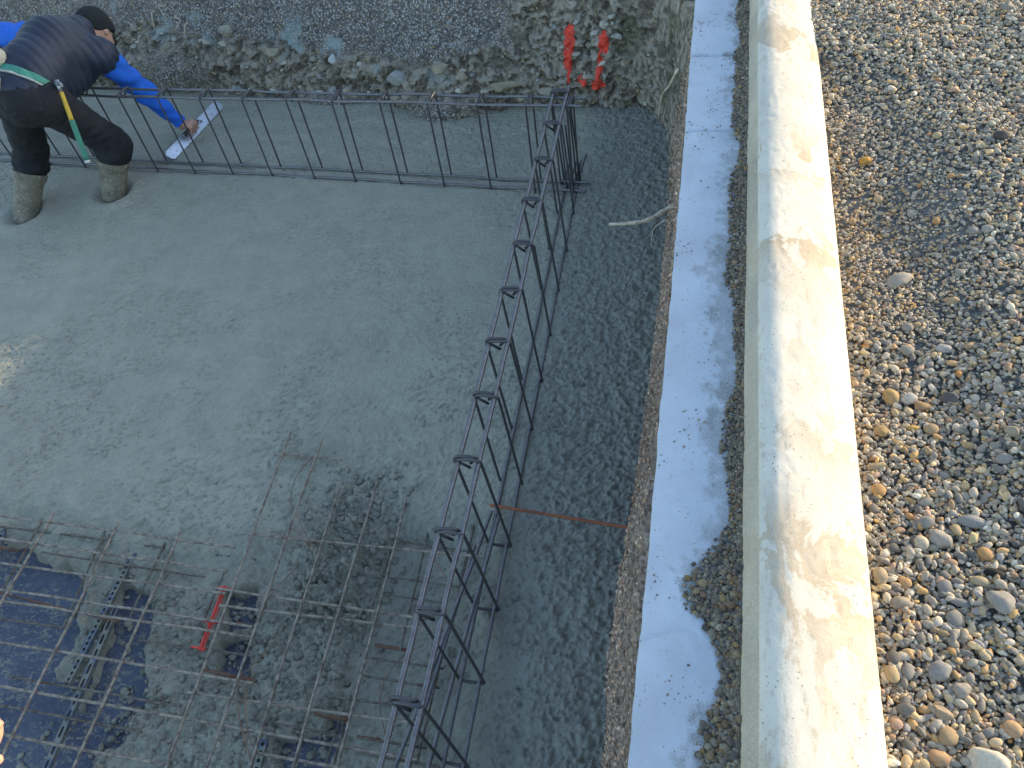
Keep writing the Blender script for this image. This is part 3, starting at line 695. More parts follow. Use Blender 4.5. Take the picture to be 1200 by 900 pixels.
dirt = .46 * np.clip(sstep(-.6, .8, rel + 1.6 * (fbm2(KX * 60, KY * 60, 313, 4) - .5)) * .85 + .30 * sstep(.55, .68, fbm2(KX * 26, KY * 18, 318, 4)) + joint_d * .6 * sstep(.45, .6, fbm2(KX * 30, KY * 30, 315, 3)), 0, 1) * topm
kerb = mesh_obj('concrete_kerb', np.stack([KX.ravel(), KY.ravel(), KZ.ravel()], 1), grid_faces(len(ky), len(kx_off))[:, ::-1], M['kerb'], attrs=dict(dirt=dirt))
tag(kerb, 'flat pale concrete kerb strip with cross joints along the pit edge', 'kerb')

# rounded concrete beam on the kerb
pr = [(.12, .79), (.121, .81), (.130, .835), (.149, .869)]
x_, z_ = .149, .870
def arc(r, a0, a1, n):
    global x_, z_
    aa = np.radians(np.linspace(a0, a1, n))
    for p_, q_ in zip(aa, aa[1:]):
        x_ += r * (math.cos(q_) - math.cos(p_)); z_ += r * (math.sin(q_) - math.sin(p_)); pr.append((x_, z_))
arc(.030, 152, 115, 7); arc(.090, 115, 80, 8); arc(.41, 80, 60, 18); arc(.064, 60, -10, 10); pr.append((x_ - .002, .60))
pr = np.array(pr); by_ = np.concatenate([np.arange(-4, .2, .2), np.arange(.2, 3.9, .01), np.arange(3.9, 9.0, .15)])
PX = np.repeat(pr[None, :, 0], len(by_), 0); PZ = np.repeat(pr[None, :, 1], len(by_), 0); PY = np.repeat(by_[:, None], len(pr), 1)
kk = np.arange(len(pr))[None]; dn = .0022 * (fbm2(PY * 9, kk * .35 + 0 * PY, 321, 3) - .5) + .003 * (noise2(PY * 1.2, kk * .1 + 0 * PY, 323) - .5)
dn -= .0022 * sstep(.74, .8, noise2(PY * 70, kk * 2.2 + 0 * PY, 325)) * sstep(.45, .6, noise2(PY * 4, kk * .3 + 0 * PY, 327))
PZ = PZ + dn; PX = PX + dn * .4
bd = np.clip((.20 * (kk < 4) + .12) * (.4 + 1.2 * fbm2(PY * 5, kk * .8 + 0 * PY, 331, 4)) * (kk < 14), 0, .6)
beam = mesh_obj('concrete_beam', np.stack([PX.ravel(), PY.ravel(), PZ.ravel()], 1), grid_faces(len(by_), len(pr))[:, ::-1], M['beam'], attrs=dict(dirt=bd, mud=(.72 * (kk < 4) + .3 * (kk == 4)) * (.55 + .9 * fbm2(PY * 9, kk * .6 + 0 * PY, 337, 4))))
tag(beam, 'long cream concrete beam with rounded top, stained brown, beside the gravel', 'beam')

# grit swept into the angle between kerb and beam, and crumbs on the kerb
items = []
for k in range(15000):
    py = .15 + 3.8 * g.random() ** 1.2
    bw = float(np.interp(py, [.1, .3, .5, .75, .95, 1.15, 1.5, 1.9, 2.2, 2.6, 2.9, 3.3, 3.9], [.055, .06, .085, .075, .022, .036, .040, .032, .042, .048, .036, .062, .065]))
    bw *= .35 + 1.2 * noise2(np.array([py * 5]), np.array([0.]), 317)[0]
    u = g.random() ** 1.5; px = .121 - u * bw * (.8 + .5 * g.random()); s = (.0016 + .0032 * g.random() + .006 * max(0, g.random() - .88) * 8 * g.random()) * (1.25 if py > 2.2 else 1)
    if g.random() > (bw / .05) ** .5 * 1.0: continue
    if abs(py - .6) < .25: s *= 1.3
    zc = .8 + s * .35 + .010 * (1 - u) * min(1, bw / .05)
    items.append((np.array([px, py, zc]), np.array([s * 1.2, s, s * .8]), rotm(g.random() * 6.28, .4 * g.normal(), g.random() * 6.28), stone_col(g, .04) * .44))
for k in range(2600):
    py = .15 + 3.5 * g.random(); px = -.065 - .0095 * py + .19 * g.random()
    if g.random() > 2.6 * max(0, noise2(np.array([px * 14]), np.array([py * 9]), 345)[0] - .52): continue
    px = px * 1.0; s = .0009 + .0022 * g.random() ** 3
    items.append((np.array([px, py, .8 + s * .4]), np.array([s * 1.2, s, s * .8]), rotm(g.random() * 6.28, .4, 1), stone_col(g) * .55))
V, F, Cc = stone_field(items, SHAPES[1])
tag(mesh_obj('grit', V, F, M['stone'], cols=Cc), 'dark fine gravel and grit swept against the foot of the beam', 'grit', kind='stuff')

# pebbly face of the trench wall under the kerb, and rubble in the bank
items = []
sidei = np.nonzero((Wp[:, 1] > .2) & (Wp[:, 1] < 3.6) & (Wp[:, 0] > -.26))[0]
for k in range(11000):
    i = int(g.choice(sidei)); j = int(g.integers(6, len(hz) - 1)); p = P1[i, j]
    s = .0028 + .006 * g.random() ** 2.5; c_ = stone_col(g, 0); c_ = (c_ * .6 + .4 * c_.mean()) * np.array([1.2, .94, .82])
    if 1.15 < p[1] < 1.9 and g.random() < .45: c_ = np.array([.30, .19, .13]) * (.6 + .8 * g.random())
    items.append((p - Nn[i] * s * .2, np.array([s * 1.1, s, s * .9]), rotm(g.random() * 6.28, g.normal(), g.random() * 6.28), c_))
backi = np.nonzero((backness > .2) & (Wp[:, 0] > -4.9))[0]
for k in range(9000):
    i = int(g.choice(backi)); j = int(g.integers(2, 112)); p = P1[i, j]; rw = raw_b[i, j]
    if rw > .5 and g.random() < .7: continue
    if rw > .5: s = .003 + .006 * g.random() ** 3
    else: s = .003 + .0045 * g.random() ** 2
    c_ = stone_col(g, .1) * (np.array([.98, .95, .92]) if rw < .5 else np.array([.95, .9, .8]))
    if rw < .5 and g.random() < .25: c_ = np.array([.62, .62, .62])
    items.append((p - Nn[i] * s * .25, np.array([s * 1.2, s, s * .9]), rotm(g.random() * 6.28, g.normal(), g.random() * 6.28), c_))
V, F, Cc = stone_field(items, ANG1)
tag(mesh_obj('bank_gravel', V, F, M['rubble'], cols=Cc), 'small stones and crushed gravel stuck in the cut earth bank', 'gravel', kind='stuff')
items = []
for k in range(420):
    i = int(g.choice(backi)); j = int(g.integers(3, 72)); p = P1[i, j]
    if raw_b[i, j] < .55: continue
    s = .009 + .026 * g.random() ** 2.6; cb = [(.36,.33,.26),(.28,.25,.19),(.2,.18,.14),(.42,.40,.34),(.3,.3,.29)][int(g.integers(0, 5))]
    items.append((p + Nn[i] * s * .25, np.array([s * 1.35, s * .9, s * .65]), rotm(g.random() * 6.28, .35 * g.normal(), g.random() * 6.28), np.array(cb) * (1.0 + .6 * g.random())))
V, F, Cc = stone_field(items, ANG2)
tag(mesh_obj('bank_rubble', V, F, M['rubble'], smooth=False, cols=Cc), 'broken stone and mortar lumps embedded in the lower earth bank', 'rubble', kind='stuff')
def bank_at(px, pz):
    m_ = (Wp[:, 1] > 3.6)[:, None] & np.ones(x.shape, bool); dd = np.where(m_, (P1[..., 0] - px) ** 2 + (P1[..., 2] - pz) ** 2, 9)
    i, j = np.unravel_index(dd.argmin(), dd.shape); return P1[i, j], Nn[i]
BLK = [(-1.84,.17,.085,.045,(.36,.36,.34),'pale grey rounded boulder half buried in the bank above the back cage'),
 (-1.55,.25,.055,.028,(.40,.35,.25),'long cream broken stone sticking out at the ledge of the bank'),
 (-1.42,.20,.045,.025,(.38,.33,.24),'cream stone slab just right of the ledge stone'),
 (-1.17,.14,.10,.030,(.33,.29,.20),'long tan mortar slab lying along the bank behind the cage end'),
 (-.93,.09,.06,.028,(.40,.36,.28),'tan mortar block below the straight red paint stroke'),
 (-.66,.35,.04,.016,(.46,.44,.38),'white flat stone just above the hooked red paint mark'),
 (-.53,.33,.04,.022,(.46,.44,.38),'white angular stone right of the red paint marks'),
 (-.74,.05,.055,.024,(.38,.36,.29),'pale stone at the foot of the bank beside the corner'),
 (-3.05,.36,.07,.04,(.40,.36,.28),'pale cream block in the bank ahead of the worker'),
 (-2.72,.26,.05,.03,(.36,.32,.24),'tan stone low in the bank above the trowel'),
 (-2.28,.24,.035,.03,(.55,.55,.54),'white broken stone in the middle of the bank'),
 (-2.05,.22,.04,.03,(.34,.30,.22),'brown block under the ledge of the bank left of the boulder')]
for k, (px, pz, sx, sz, cb, lab) in enumerate(BLK):
    p, n = bank_at(px, pz); v, f = ANG[k % 8]; cc = np.array(cb) * (.8 + .5 * (noise3(v[:, 0] * 3, v[:, 1] * 3, v[:, 2] * 3, k)[:, None]))
    R = rotm(.3 * math.sin(k * 7), .3 * math.sin(k * 3), k)
    o = mesh_obj('rock', (v * np.array([sx, sz * 1.3, sz])) @ R.T, f, M['rubble'], cols=cc, smooth=False); o.location = p - n * sz * .25
    tag(o, lab, 'stone', 'stones in the earth bank')

# roots
def root(P, r0, r1, label, kids=()):
    P = spline(P, 6); v, f = tube(P, np.linspace(r0, r1, len(P)) * (1 + .18 * np.sin(np.arange(len(P)) * 1.7)), 7)
    o = mesh_obj('tree_root', v, f, M['root'], offset=P[0]); o.location = P[0]; tag(o, label, 'root', 'roots sticking out of the earth bank'); return o
root([(-.10, 2.77, .31), (-.16, 2.735, .30), (-.235, 2.66, .30), (-.32, 2.633, .30), (-.398, 2.632, .295)], .013, .006, 'pale cut root jutting from the trench wall over wet concrete')
root([(-.16, 3.30, .62), (-.20, 3.38, .50), (-.24, 3.46, .40), (-.26, 3.5, .25)], .007, .003, 'thin root hanging down the trench wall near the corner')
root([(-.16, 2.56, .38), (-.205, 2.55, .34), (-.215, 2.53, .27)], .0022, .0010, 'hair thin rootlet dangling below the pale cut root')
gr = np.random.default_rng(5)
for k, (px, pz) in enumerate([(-3.62, .44), (-3.52, .47), (-3.44, .42), (-3.36, .38)]):
    p, n = bank_at(px, pz); P = [p + n * .02]; q = p - n * .03
    for s in range(6): P.append(q.copy()); q = q + np.array([.05 * gr.normal() + .02, -.012, -.045 + .03 * gr.normal()])
    root(P, .0045, .0012, ['fibrous pale root beside the black beanie, nearest the head', 'second pale root right of the beanie, curling downwards', 'third pale root right of the beanie, above the blue sleeve', 'rightmost pale root of the tangle above the blue sleeve'][k])

# ------------------------------------------------------------------ steel
def sag(P, amp, seed, fq=1.7):
    P = np.asarray(P, float).copy(); t = np.linspace(0, 1, len(P)); L_ = np.linalg.norm(P[-1] - P[0])
    P[:, 2] += amp * (noise2(t * L_ * fq * 3, t * 0 + seed, 401) - .5) * 2; P[:, 0] += amp * .5 * (noise2(t * L_ * fq * 3, t * 0 + seed, 402) - .5) * 2; return P
def stirrup_path(w, h, r=.016):
    """closed stirrup in local (u across, z up): short hook inside, once round, and an overlap across the top"""
    pts = [(-w + .044, h - .034), (-w + .016, h - .010)]
    def corner(cx, cz, a0):
        for a in np.linspace(a0, a0 - 90, 5): pts.append((cx + r * math.cos(math.radians(a)), cz + r * math.sin(math.radians(a))))
    pts.append((-w + .006, h)); pts.append((-w + .016, h + .004))
    corner(.004 - r, h - r + .003, 90); corner(.004 - r, -.02 + r, 0); corner(-w + r - .004, -.02 + r, -90); corner(-w + r - .004, h - r + .005, 180)
    pts.append((-w * .5, h + .006)); pts.append((-.016, h + .004)); pts.append((-.012, h - .004)); pts.append((-.036, h - .032))
    return np.array(pts)
SP = None
def make_stirrup(parent, base, nvec, lean, w, h, first=[{}]):
    key = round(w, 4), round(h, 4), tuple(np.round(nvec, 3))
    p2 = stirrup_path(w, h); t = np.linspace(0, 1, len(p2)); q = np.zeros((len(p2), 3))
    ax = np.array([-nvec[1], nvec[0], 0])
    q[:] = p2[:, :1] * nvec + np.array([0, 0, 1.0]) * p2[:, 1:2] + (p2[:, 1:2] / h) * np.asarray(lean) + ax * (.016 * t[:, None] - .008)
    if key not in first[0]:
        v, f = tube(q, .0050, 6); o = mesh_obj('stirrup', v, f, M['stirrup'], parent); first[0][key] = o
    else:
        o = first[0][key].copy(); COL.objects.link(o); o.parent = parent
    o.location = base; o.rotation_euler = (random.uniform(-.012, .012), random.uniform(-.012, .012), random.uniform(-.05, .05)); return o
def bar(name, P, r, parent, material, amp=.0, seed=0, ribbed=True, step=.006):
    P = resample(P, step if ribbed else .05)
    if amp: P = sag(P, amp, seed)
    v, f = tube(P, r, 8, .15 if ribbed else None); return mesh_obj(name, v, f, material, parent)
# right cage
c0 = np.array([-.6148, 2.0361, 0]); dv = np.array([-.0238, .99972, 0]); nv = np.array([.99972, .0238, 0]); W_, H_ = .0765, .5005; LEAN = np.array([-.0189, -.0011, 0])
rc = empty('rebar_cage', c0); tag(rc, 'narrow rebar cage running towards the viewer, lower end over bare mesh', 'rebar cage', 'rebar cages standing in the concrete')
SV = [1.315, 1.04, .7644, .4882, .2161, -.0388, -.2867, -.5374, -.7864, -1.0249, -1.2659, -1.509, -1.755]
for s in SV: make_stirrup(rc, dv * s, nv, LEAN, W_, H_)
s0, s1 = 1.36, -2.3
for (u, zt, ln) in ((-.006, H_ - .008, 1), (-W_ + .006, H_ - .008, 1)):
    bar('longitudinal_bar', [dv * s0 + nv * u + LEAN * ln + np.array([0, 0, zt]), dv * s1 + nv * u + LEAN * ln + np.array([0, 0, zt])], .0080, rc, M['bar'], .004, int(u * 1e4) % 97)
for u in (-.008, -W_ + .008):
    bar('longitudinal_bar', [dv * s0 + nv * u + np.array([0, 0, .004]), dv * s1 + nv * u + np.array([0, 0, .004])], .0068, rc, M['bar'], .002, int(u * 1e4) % 89)
for (a_, b_) in (((-.684, 1.36, .012), (-.80, .35, .012)), ((-.648, 1.33, .03), (-.69, .30, .03)), ((-.715, 1.22, .008), (-.76, .30, .008))):
    bar('splice_bar', [np.array(a_) - c0, np.array(b_) - c0], .0068, rc, M['bar'], .003, 3)
for (bx, by, hh) in ((-.658, 3.327, .42), (-.70, 3.27, .40), (-.735, 3.30, .46), (-.676, 3.29, .36)):
    bar('corner_bar', spline([(bx + .015, by + .25, .002), (bx + .004, by + .05, .004), (bx, by, .03), (bx - .002, by, .2), (bx - .006, by, hh)], 12) - c0, .0045, rc, M['stirrup'])
# back cage
b0 = np.array([0, 3.1865, 0]); db = np.array([.99688, -.07897, 0]); nb_ = np.array([-.07897, -.99688, 0]); HB = .4903; WB = .088
bc = empty('rebar_cage', tuple(b0 + db * -2.0)); tag(bc, 'long narrow rebar cage along the back of the slab under the worker arm', 'rebar cage', 'rebar cages standing in the concrete')
o0 = np.array(bc.location)
SB = [-4.85, -4.58, -4.30, -4.02, -3.75, -3.48, -3.21, -2.945, -2.68, -2.418, -2.144, -1.891, -1.619, -1.365, -1.103, -.863, -.66]
LB = np.array([.0124, 0, 0])
for s in SB: make_stirrup(bc, b0 + db * s - o0, nb_, LB, WB, HB)
for u, zt, ln in ((-.006, HB - .008, 1), (-WB + .006, HB - .008, 1), (-.008, .012, 0), (-WB + .008, .012, 0)):
    P = [b0 + db * -5.0 + nb_ * u + LB * ln + np.array([0, 0, zt]), b0 + db * -.60 + nb_ * u + LB * ln + np.array([0, 0, zt])]
    bar('longitudinal_bar', np.array(P) - o0, .0068, bc, M['bar'], .0045, int(abs(u) * 1e4) % 83)

def sheet(label, A, B, za, zb, material, r, amp):
    o = empty('welded_mesh', (A[0][0], A[0][1], za)); tag(o, label, 'steel mesh', 'welded steel mesh sheets'); off_ = np.array(o.location)
    for k, (x0, y0, x1, y1) in enumerate(A):
        P = sag(resample([(x0, y0, za), (x1, y1, za)], .012), amp, k + za * 100); v, f = tube(P - off_, r, 6, .08); mesh_obj('cross_wire', v, f, material, o)
    for k, (x0, y0, x1, y1) in enumerate(B):
        P = sag(resample([(x0, y0, zb), (x1, y1, zb)], .012), amp, k + 31 + za * 100); v, f = tube(P - off_, r, 6, .08); mesh_obj('long_wire', v, f, material, o)
    return o
sheet('coarse upper steel mesh over the blue membrane at the lower left', [(-3.0,1.118,-1.597,1.103),(-3.0,1.022,-1.585,1.009),(-3.0,.924,-1.55,.927),(-3.0,.826,-1.395,.827),(-3.0,.78,-1.38,.793),(-3.0,.64,-1.316,.648),(-3.0,.50,-1.255,.512),(-2.18,.366,-1.494,.374)],
 [(-2.414,1.15,-2.34,.3),(-2.108,1.14,-2.03,.2),(-1.83,1.13,-1.772,.2)], .018, .028, M['wire'], .0051, .006)
sheet('muddy lower steel mesh lying on the blue membrane at the left', [(-2.9,1.099,-1.533,1.092),(-2.427,.743,-2.131,.745),(-1.84,.746,-1.382,.751),(-2.247,.556,-1.587,.557),(-2.9,.461,-1.663,.463),(-2.423,1.013,-1.702,1.001),(-2.9,1.014,-2.503,1.014)],
 [(-2.519,1.24,-2.478,.845),(-2.206,1.13,-2.142,.741),(-2.179,1.137,-2.122,.783),(-1.924,1.119,-1.906,.806),(-1.883,1.113,-1.83,.3),(-1.63,1.025,-1.622,.811),(-2.127,.718,-2.10,.3)], -.046, -.040, M['wire_low'], .0043, .006)
sheet('finer upper steel mesh half sunk in stony concrete beside the cage', [(-1.62,1.524,-1.32,1.521),(-1.587,1.165,-.664,1.181),(-1.597,.942,-.815,.937),(-1.558,.883,-.748,.908),(-1.53,.589,-.753,.614),(-1.368,.51,-.725,.516),(-1.23,.454,-.80,.457),(-1.3,.33,-.75,.33)],
 [(-1.58,1.62,-1.47,.2),(-1.439,1.61,-1.34,.2),(-1.284,1.39,-1.21,.2),(-1.142,1.43,-1.08,.2),(-1.008,1.37,-.94,.2)], .012, .022, M['wire'], .0051, .005)
sheet('lower steel mesh seen in the hollow beside the cage', [(-1.579,1.248,-.747,1.228),(-1.053,1.094,-.745,1.089),(-1.001,1.031,-.79,1.025),(-.997,.806,-.733,.807),(-.992,.745,-.731,.745),(-1.1,.663,-.784,.675),(-1.238,.557,-.983,.556),(-.944,.56,-.725,.565),(-1.532,.8,-1.371,.808),(-.937,.516,-.659,.52)],
 [(-1.324,1.194,-1.317,.985),(-1.32,.911,-1.325,.842),(-1.184,1.229,-1.176,.854),(-1.035,1.23,-1.033,.848),(-.92,1.369,-.889,.842),(-.754,1.37,-.741,.529),(-.741,1.208,-.765,.501),(-1.022,.65,-1.019,.467),(-1.009,.679,-.995,.464)], -.05, -.044, M['wire_low'], .0043, .004)

# single rods and rusty pieces
def rod(name, P, r, material, label, cat, group=None, ribbed=False):
    P = np.array(P, float); Q = resample(P, .01); v, f = tube(Q - P[0], r, 7, .1 if ribbed else None); o = mesh_obj(name, v, f, material); o.location = P[0]; tag(o, label, cat, group); return o
rod('rusty_rod', [(-.16, 1.302, .10), (-.67, 1.336, .10)], .0058, M['rod_rust'], 'thin rust orange rod reaching from the trench wall to the cage', 'rod')
for P, r, lab in (([(-.985, .85, -.052), (-.873, .849, -.052)], .006, 'short rusty steel bar in the hollow between mesh and cage'),
                  ([(-.95, .562, -.052), (-.873, .565, -.052)], .005, 'short orange rusted bar near the bottom beside the cage'),
                  ([(-1.529, .677, -.03), (-1.335, .669, -.03)], .006, 'dark rusty bar lying under the red spacer'),
                  ([(-1.499, .854, -.045), (-1.436, .847, -.045)], .006, 'stub of rusty bar beside the small patch of blue membrane'),
                  ([(-2.75, 1.0, -.02), (-2.50, .995, -.02)], .006, 'rusty bar at the left edge beneath the mesh'),
                  ([(-2.60, .835, -.022), (-1.93, .79, -.030)], .0042, 'long dark rusty bar lying just under the upper mesh'),
                  ([(-1.10, .60, -.03), (-.985, .60, -.03)], .006, 'rusty bar end crossing the mesh at the bottom')):
    rod('rusty_bar', P, r, M['rust'], lab, 'steel bar', 'loose rusty bars under the mesh', True)
TIES = [[(-1.383,.87,.012),(-1.381,.939,.02),(-1.325,1.076,.012)],[(-1.30,.78,.02),(-1.342,.691,.03),(-1.363,.646,.035),(-1.317,.546,.03),(-1.249,.456,.02),(-1.213,.401,.01)],[(-1.337,.65,.012),(-1.328,.611,.02),(-1.27,.502,.02),(-1.204,.438,.012)],[(-1.44,1.52,.01),(-1.458,1.504,.012),(-1.48,1.422,.012),(-1.464,1.327,.012),(-1.425,1.275,.012),(-1.351,1.194,.015),(-1.309,1.146,.01)],[(-.80,.85,.012),(-.847,.811,.02),(-.886,.739,.02),(-.892,.677,.012),(-.879,.627,.0),(-.851,.573,-.02)],[(-1.42,1.21,.01),(-1.367,1.181,.012),(-1.268,1.1,.0)],[(-.847,1.153,.01),(-.785,1.093,.0)]]
TL = ['thin tie wire lying diagonally below the red spacer end', 'longest loose tie wire looping down through the mesh to the bottom', 'short brown tie wire beside the longest loop', 'kinked tie wire hanging from the free mesh end in the slab', 'rust orange tie wire curling in the hollow beside the cage', 'straight tie wire end crossing the finer mesh near its top', 'tiny pale tie wire under the upper bars of the cage']
for P, lab in zip(TIES, TL):
    Q = spline(P, 7); v, f = tube(Q - Q[0], .0017, 5); o = mesh_obj('tie_wire', v, f, M['tie']); o.location = Q[0]; tag(o, lab, 'wire', 'loose tie wires')

# perforated spacer strips standing on edge under the mesh
def perforated(P0_, P1_, hgt, pitch, hw, hh, label):
    """U-section strip: top flange with holes and two thin side walls"""
    P0_ = np.array(P0_, float); P1_ = np.array(P1_, float); Lg = np.linalg.norm(P1_ - P0_); d_ = (P1_ - P0_) / Lg; nrm = np.cross(d_, [0, 0, 1.0]); up_ = np.cross(nrm, d_)
    n = int(Lg / pitch); wd = .0100; V = []; F4 = []
    for k in range(n):
        cx = (k + .5) * pitch; o = len(V); outer = []; inner = []
        for q in range(16):
            a_ = q / 16 * 2 * math.pi; ca, sa = math.cos(a_), math.sin(a_)
            s_ = 1 / max(abs(ca), abs(sa)); outer.append((cx + ca * s_ * pitch / 2, sa * s_ * wd))
            e_ = 3; inner.append((cx + hh * np.sign(ca) * abs(ca) ** (2 / e_), hw * np.sign(sa) * abs(sa) ** (2 / e_)))
        for zz_ in (0, -.0016):
            for (a_, b_) in outer + inner: V.append(P0_ + d_ * a_ + nrm * b_ + up_ * (hgt + zz_))
        for q in range(16):
            r_ = (q + 1) % 16
            F4 += [(o + q, o + r_, o + 16 + r_, o + 16 + q), (o + 32 + r_, o + 32 + q, o + 48 + q, o + 48 + r_), (o + 16 + q, o + 16 + r_, o + 48 + r_, o + 48 + q)]
    parts = [(np.array(V), np.array(F4))]
    R = np.stack([d_, nrm, up_], 1)
    for sg in (-1, 1):
        c_ = (P0_ + P1_) / 2 + nrm * sg * (wd + .001) + up_ * (hgt - .008); parts.append(box(*c_, Lg, .0018, .016, R))
    v, f = join(parts); o = mesh_obj('perforated_strip', v, f, M['galv'], smooth=False, offset=P0_); o.location = P0_
    tag(o, label, 'spacer strip', 'perforated steel spacer strips under the mesh')
perforated((-2.044, 1.075, -.112), (-2.025, .565, -.112), .058, .021, .006, .006, 'perforated steel strip with round holes standing between the meshes')
perforated((-1.999, .86, -.112), (-1.93, .20, -.112), .054, .052, .006, .018, 'perforated steel strip with long slots beside the round holed one')
perforated((-1.252, .53, -.112), (-1.222, .30, -.112), .058, .024, .006, .006, 'short perforated strip at the bottom below the loose tie wires')
perforated((-2.70, 1.17, -.112), (-2.63, .98, -.112), .058, .021, .006, .006, 'end of a perforated strip at the left edge of the picture')

# red spacer: thin red bar with clips
P = np.array([(-1.590, 1.02, -.008), (-1.584, .963, -.008), (-1.568, .731, -.008)])
rs = empty('red_spacer', tuple(P[1])); tag(rs, 'bright red plastic spacer clipped lengthwise onto the steel mesh', 'spacer')
v, f = tube(resample(P[1:], .01) - P[1], .0055, 6, .12); sbar = mesh_obj('spacer_bar', v, f, M['red_plastic'], rs)
v, f = tube(resample(P[1:], .01) - P[1] + np.array([.014, -.006, .004]), .003, 6); mesh_obj('spacer_rail', v[: ], f, M['red_plastic'], rs)
for yy in (.955, .83, .738):
    v, f = tube(np.array([(-1.60, yy, -.004), (-1.545, yy - .002, -.004)]) - P[1], .0042, 6); mesh_obj('clip', v, f, M['red_plastic'], sbar)

# ------------------------------------------------------------------ clods of stony concrete on the mesh
items = []
for k in range(4200):
    px = -2.1 + 1.15 * g.random(); py = .2 + 1.3 * g.random()
    wgt = 1.2 * math.exp(-(((px + 1.18) / .17) ** 2 + ((py - 1.08) / .40) ** 2)) + .5 * (px > -1.85) * (py < .95) * (px < -1.05) + .18 * (py < 1.0) * (px < -1.85)
    if g.random() > wgt: continue
    zb = slab_z(px, py)
    if zb < -.118: zb = -.116
    s = .004 + .013 * g.random() ** 2.0; el = .7 + .4 * g.random(); cc = np.array([.29, .285, .235]) * (.8 + .35 * g.random()) * (.92 if px > -1.3 else 1)
    items.append((np.array([px, py, zb + s * .25]), np.array([s * 1.15, s * el, s * .8]), rotm(g.random() * 6.28, .5 * g.normal(), g.random() * 6.28), cc))
V, F, Cc = stone_field(items, ANG2)
tag(mesh_obj('concrete_clods', V, F, M['stone'], cols=Cc), 'cement coated stones and clods lying among the mesh wires', 'clods', kind='stuff')

# ------------------------------------------------------------------ implicit surfaces for the worker
class Field:
    def __init__(s, lo, hi, h, far=.25):
        s.lo = np.array(lo, float); s.h = h; s.n = np.ceil((np.array(hi) - s.lo) / h).astype(int) + 1
        s.ax = [s.lo[k] + np.arange(s.n[k]) * h for k in range(3)]; s.D = np.full(s.n, far)
    def sub(s, lo, hi):
        a = np.maximum(((np.array(lo) - s.lo) / s.h).astype(int), 0); b = np.minimum(np.ceil((np.array(hi) - s.lo) / s.h).astype(int) + 1, s.n)
        sl = tuple(slice(p, q) for p, q in zip(a, b)); return sl, np.meshgrid(*[s.ax[k][sl[k]] for k in range(3)], indexing='ij')
    def smin(s, sl, d, k):
        D = s.D[sl]; hh = np.clip(.5 + .5 * (D - d) / k, 0, 1); s.D[sl] = D * (1 - hh) + d * hh - k * hh * (1 - hh)
    def cone(s, a, b, ra, rb, k=.03, flat=None):
        a = np.array(a, float); b = np.array(b, float); m_ = max(ra, rb) + .1
        sl, G = s.sub(np.minimum(a, b) - m_, np.maximum(a, b) + m_)
        if 0 in s.D[sl].shape: return s
        ab = b - a; L2 = ab @ ab + 1e-12; t_ = np.clip(sum((G[i] - a[i]) * ab[i] for i in range(3)) / L2, 0, 1)
        d = np.sqrt(sum((G[i] - a[i] - t_ * ab[i]) ** 2 for i in range(3))) - (ra + (rb - ra) * t_)
        s.smin(sl, d, k); return s
    def ell(s, c, r, R=None, k=.02):
        c = np.array(c, float); m_ = max(r) + .08; sl, G = s.sub(c - m_, c + m_)
        Q = np.stack([G[i] - c[i] for i in range(3)], -1)
        if R is not None: Q = Q @ np.array(R)
        q = Q / np.array(r); l = np.sqrt((q ** 2).sum(-1)) + 1e-9; g_ = np.sqrt((Q ** 2 / np.array(r) ** 4).sum(-1)) + 1e-9
        s.smin(sl, l * (l - 1) / g_ , k); return s
    def cut(s, p, n):      # keep the side the normal points away from
        p = np.array(p, float); n = np.array(n, float); n /= np.linalg.norm(n); G = np.meshgrid(*s.ax, indexing='ij')
        s.D = np.maximum(s.D, sum((G[i] - p[i]) * n[i] for i in range(3))); return s
    def grid(s): return np.meshgrid(*s.ax, indexing='ij')
    def mesh(s):
        D = s.D.copy(); D[0] = D[-1] = .1; D[:, 0] = D[:, -1] = .1; D[:, :, 0] = D[:, :, -1] = .1
        n = np.array(D.shape) - 1; acc = np.zeros((*n, 3)); cnt = np.zeros(n)
        for axis_ in range(3):
            for o1 in (0, 1):
                for o2 in (0, 1):
                    c0_ = [0, 0, 0]; oth = [k for k in range(3) if k != axis_]; c0_[oth[0]] = o1; c0_[oth[1]] = o2; c1_ = list(c0_); c1_[axis_] = 1
                    A = D[tuple(slice(c, c + m_) for c, m_ in zip(c0_, n))]; B = D[tuple(slice(c, c + m_) for c, m_ in zip(c1_, n))]
                    mk = (A < 0) != (B < 0); t_ = np.where(mk, A / np.where(mk, A - B, 1), 0); p_ = np.stack([np.full(n, float(c)) for c in c0_], -1); p_[..., axis_] = t_
                    acc += p_ * mk[..., None]; cnt += mk
        act = cnt > 0; idx = np.full(n, -1); idx[act] = np.arange(act.sum()); ii = np.stack(np.nonzero(act), -1)
        V = s.lo + (ii + acc[act] / cnt[act][:, None]) * s.h; F = []
        for axis_ in range(3):
            o1, o2 = [(1, 2), (2, 0), (0, 1)][axis_]
            sl0 = [slice(1, m_) for m_ in n]; sl0[axis_] = slice(0, n[axis_]); sl1 = list(sl0); sl1[axis_] = slice(1, n[axis_] + 1)
            A = D[tuple(sl0)] < 0; B = D[tuple(sl1)] < 0; I = np.stack(np.nonzero(A != B), -1); fl_ = A[A != B]
            I = I + np.array([0 if k == axis_ else 1 for k in range(3)])
            def at(d1, d2):
                J = I.copy(); J[:, o1] += d1; J[:, o2] += d2; return idx[tuple(J.T)]
            q = np.stack([at(-1, -1), at(0, -1), at(0, 0), at(-1, 0)], 1); F.append(np.where(fl_[:, None], q, q[:, ::-1]))
        return V, np.concatenate(F)

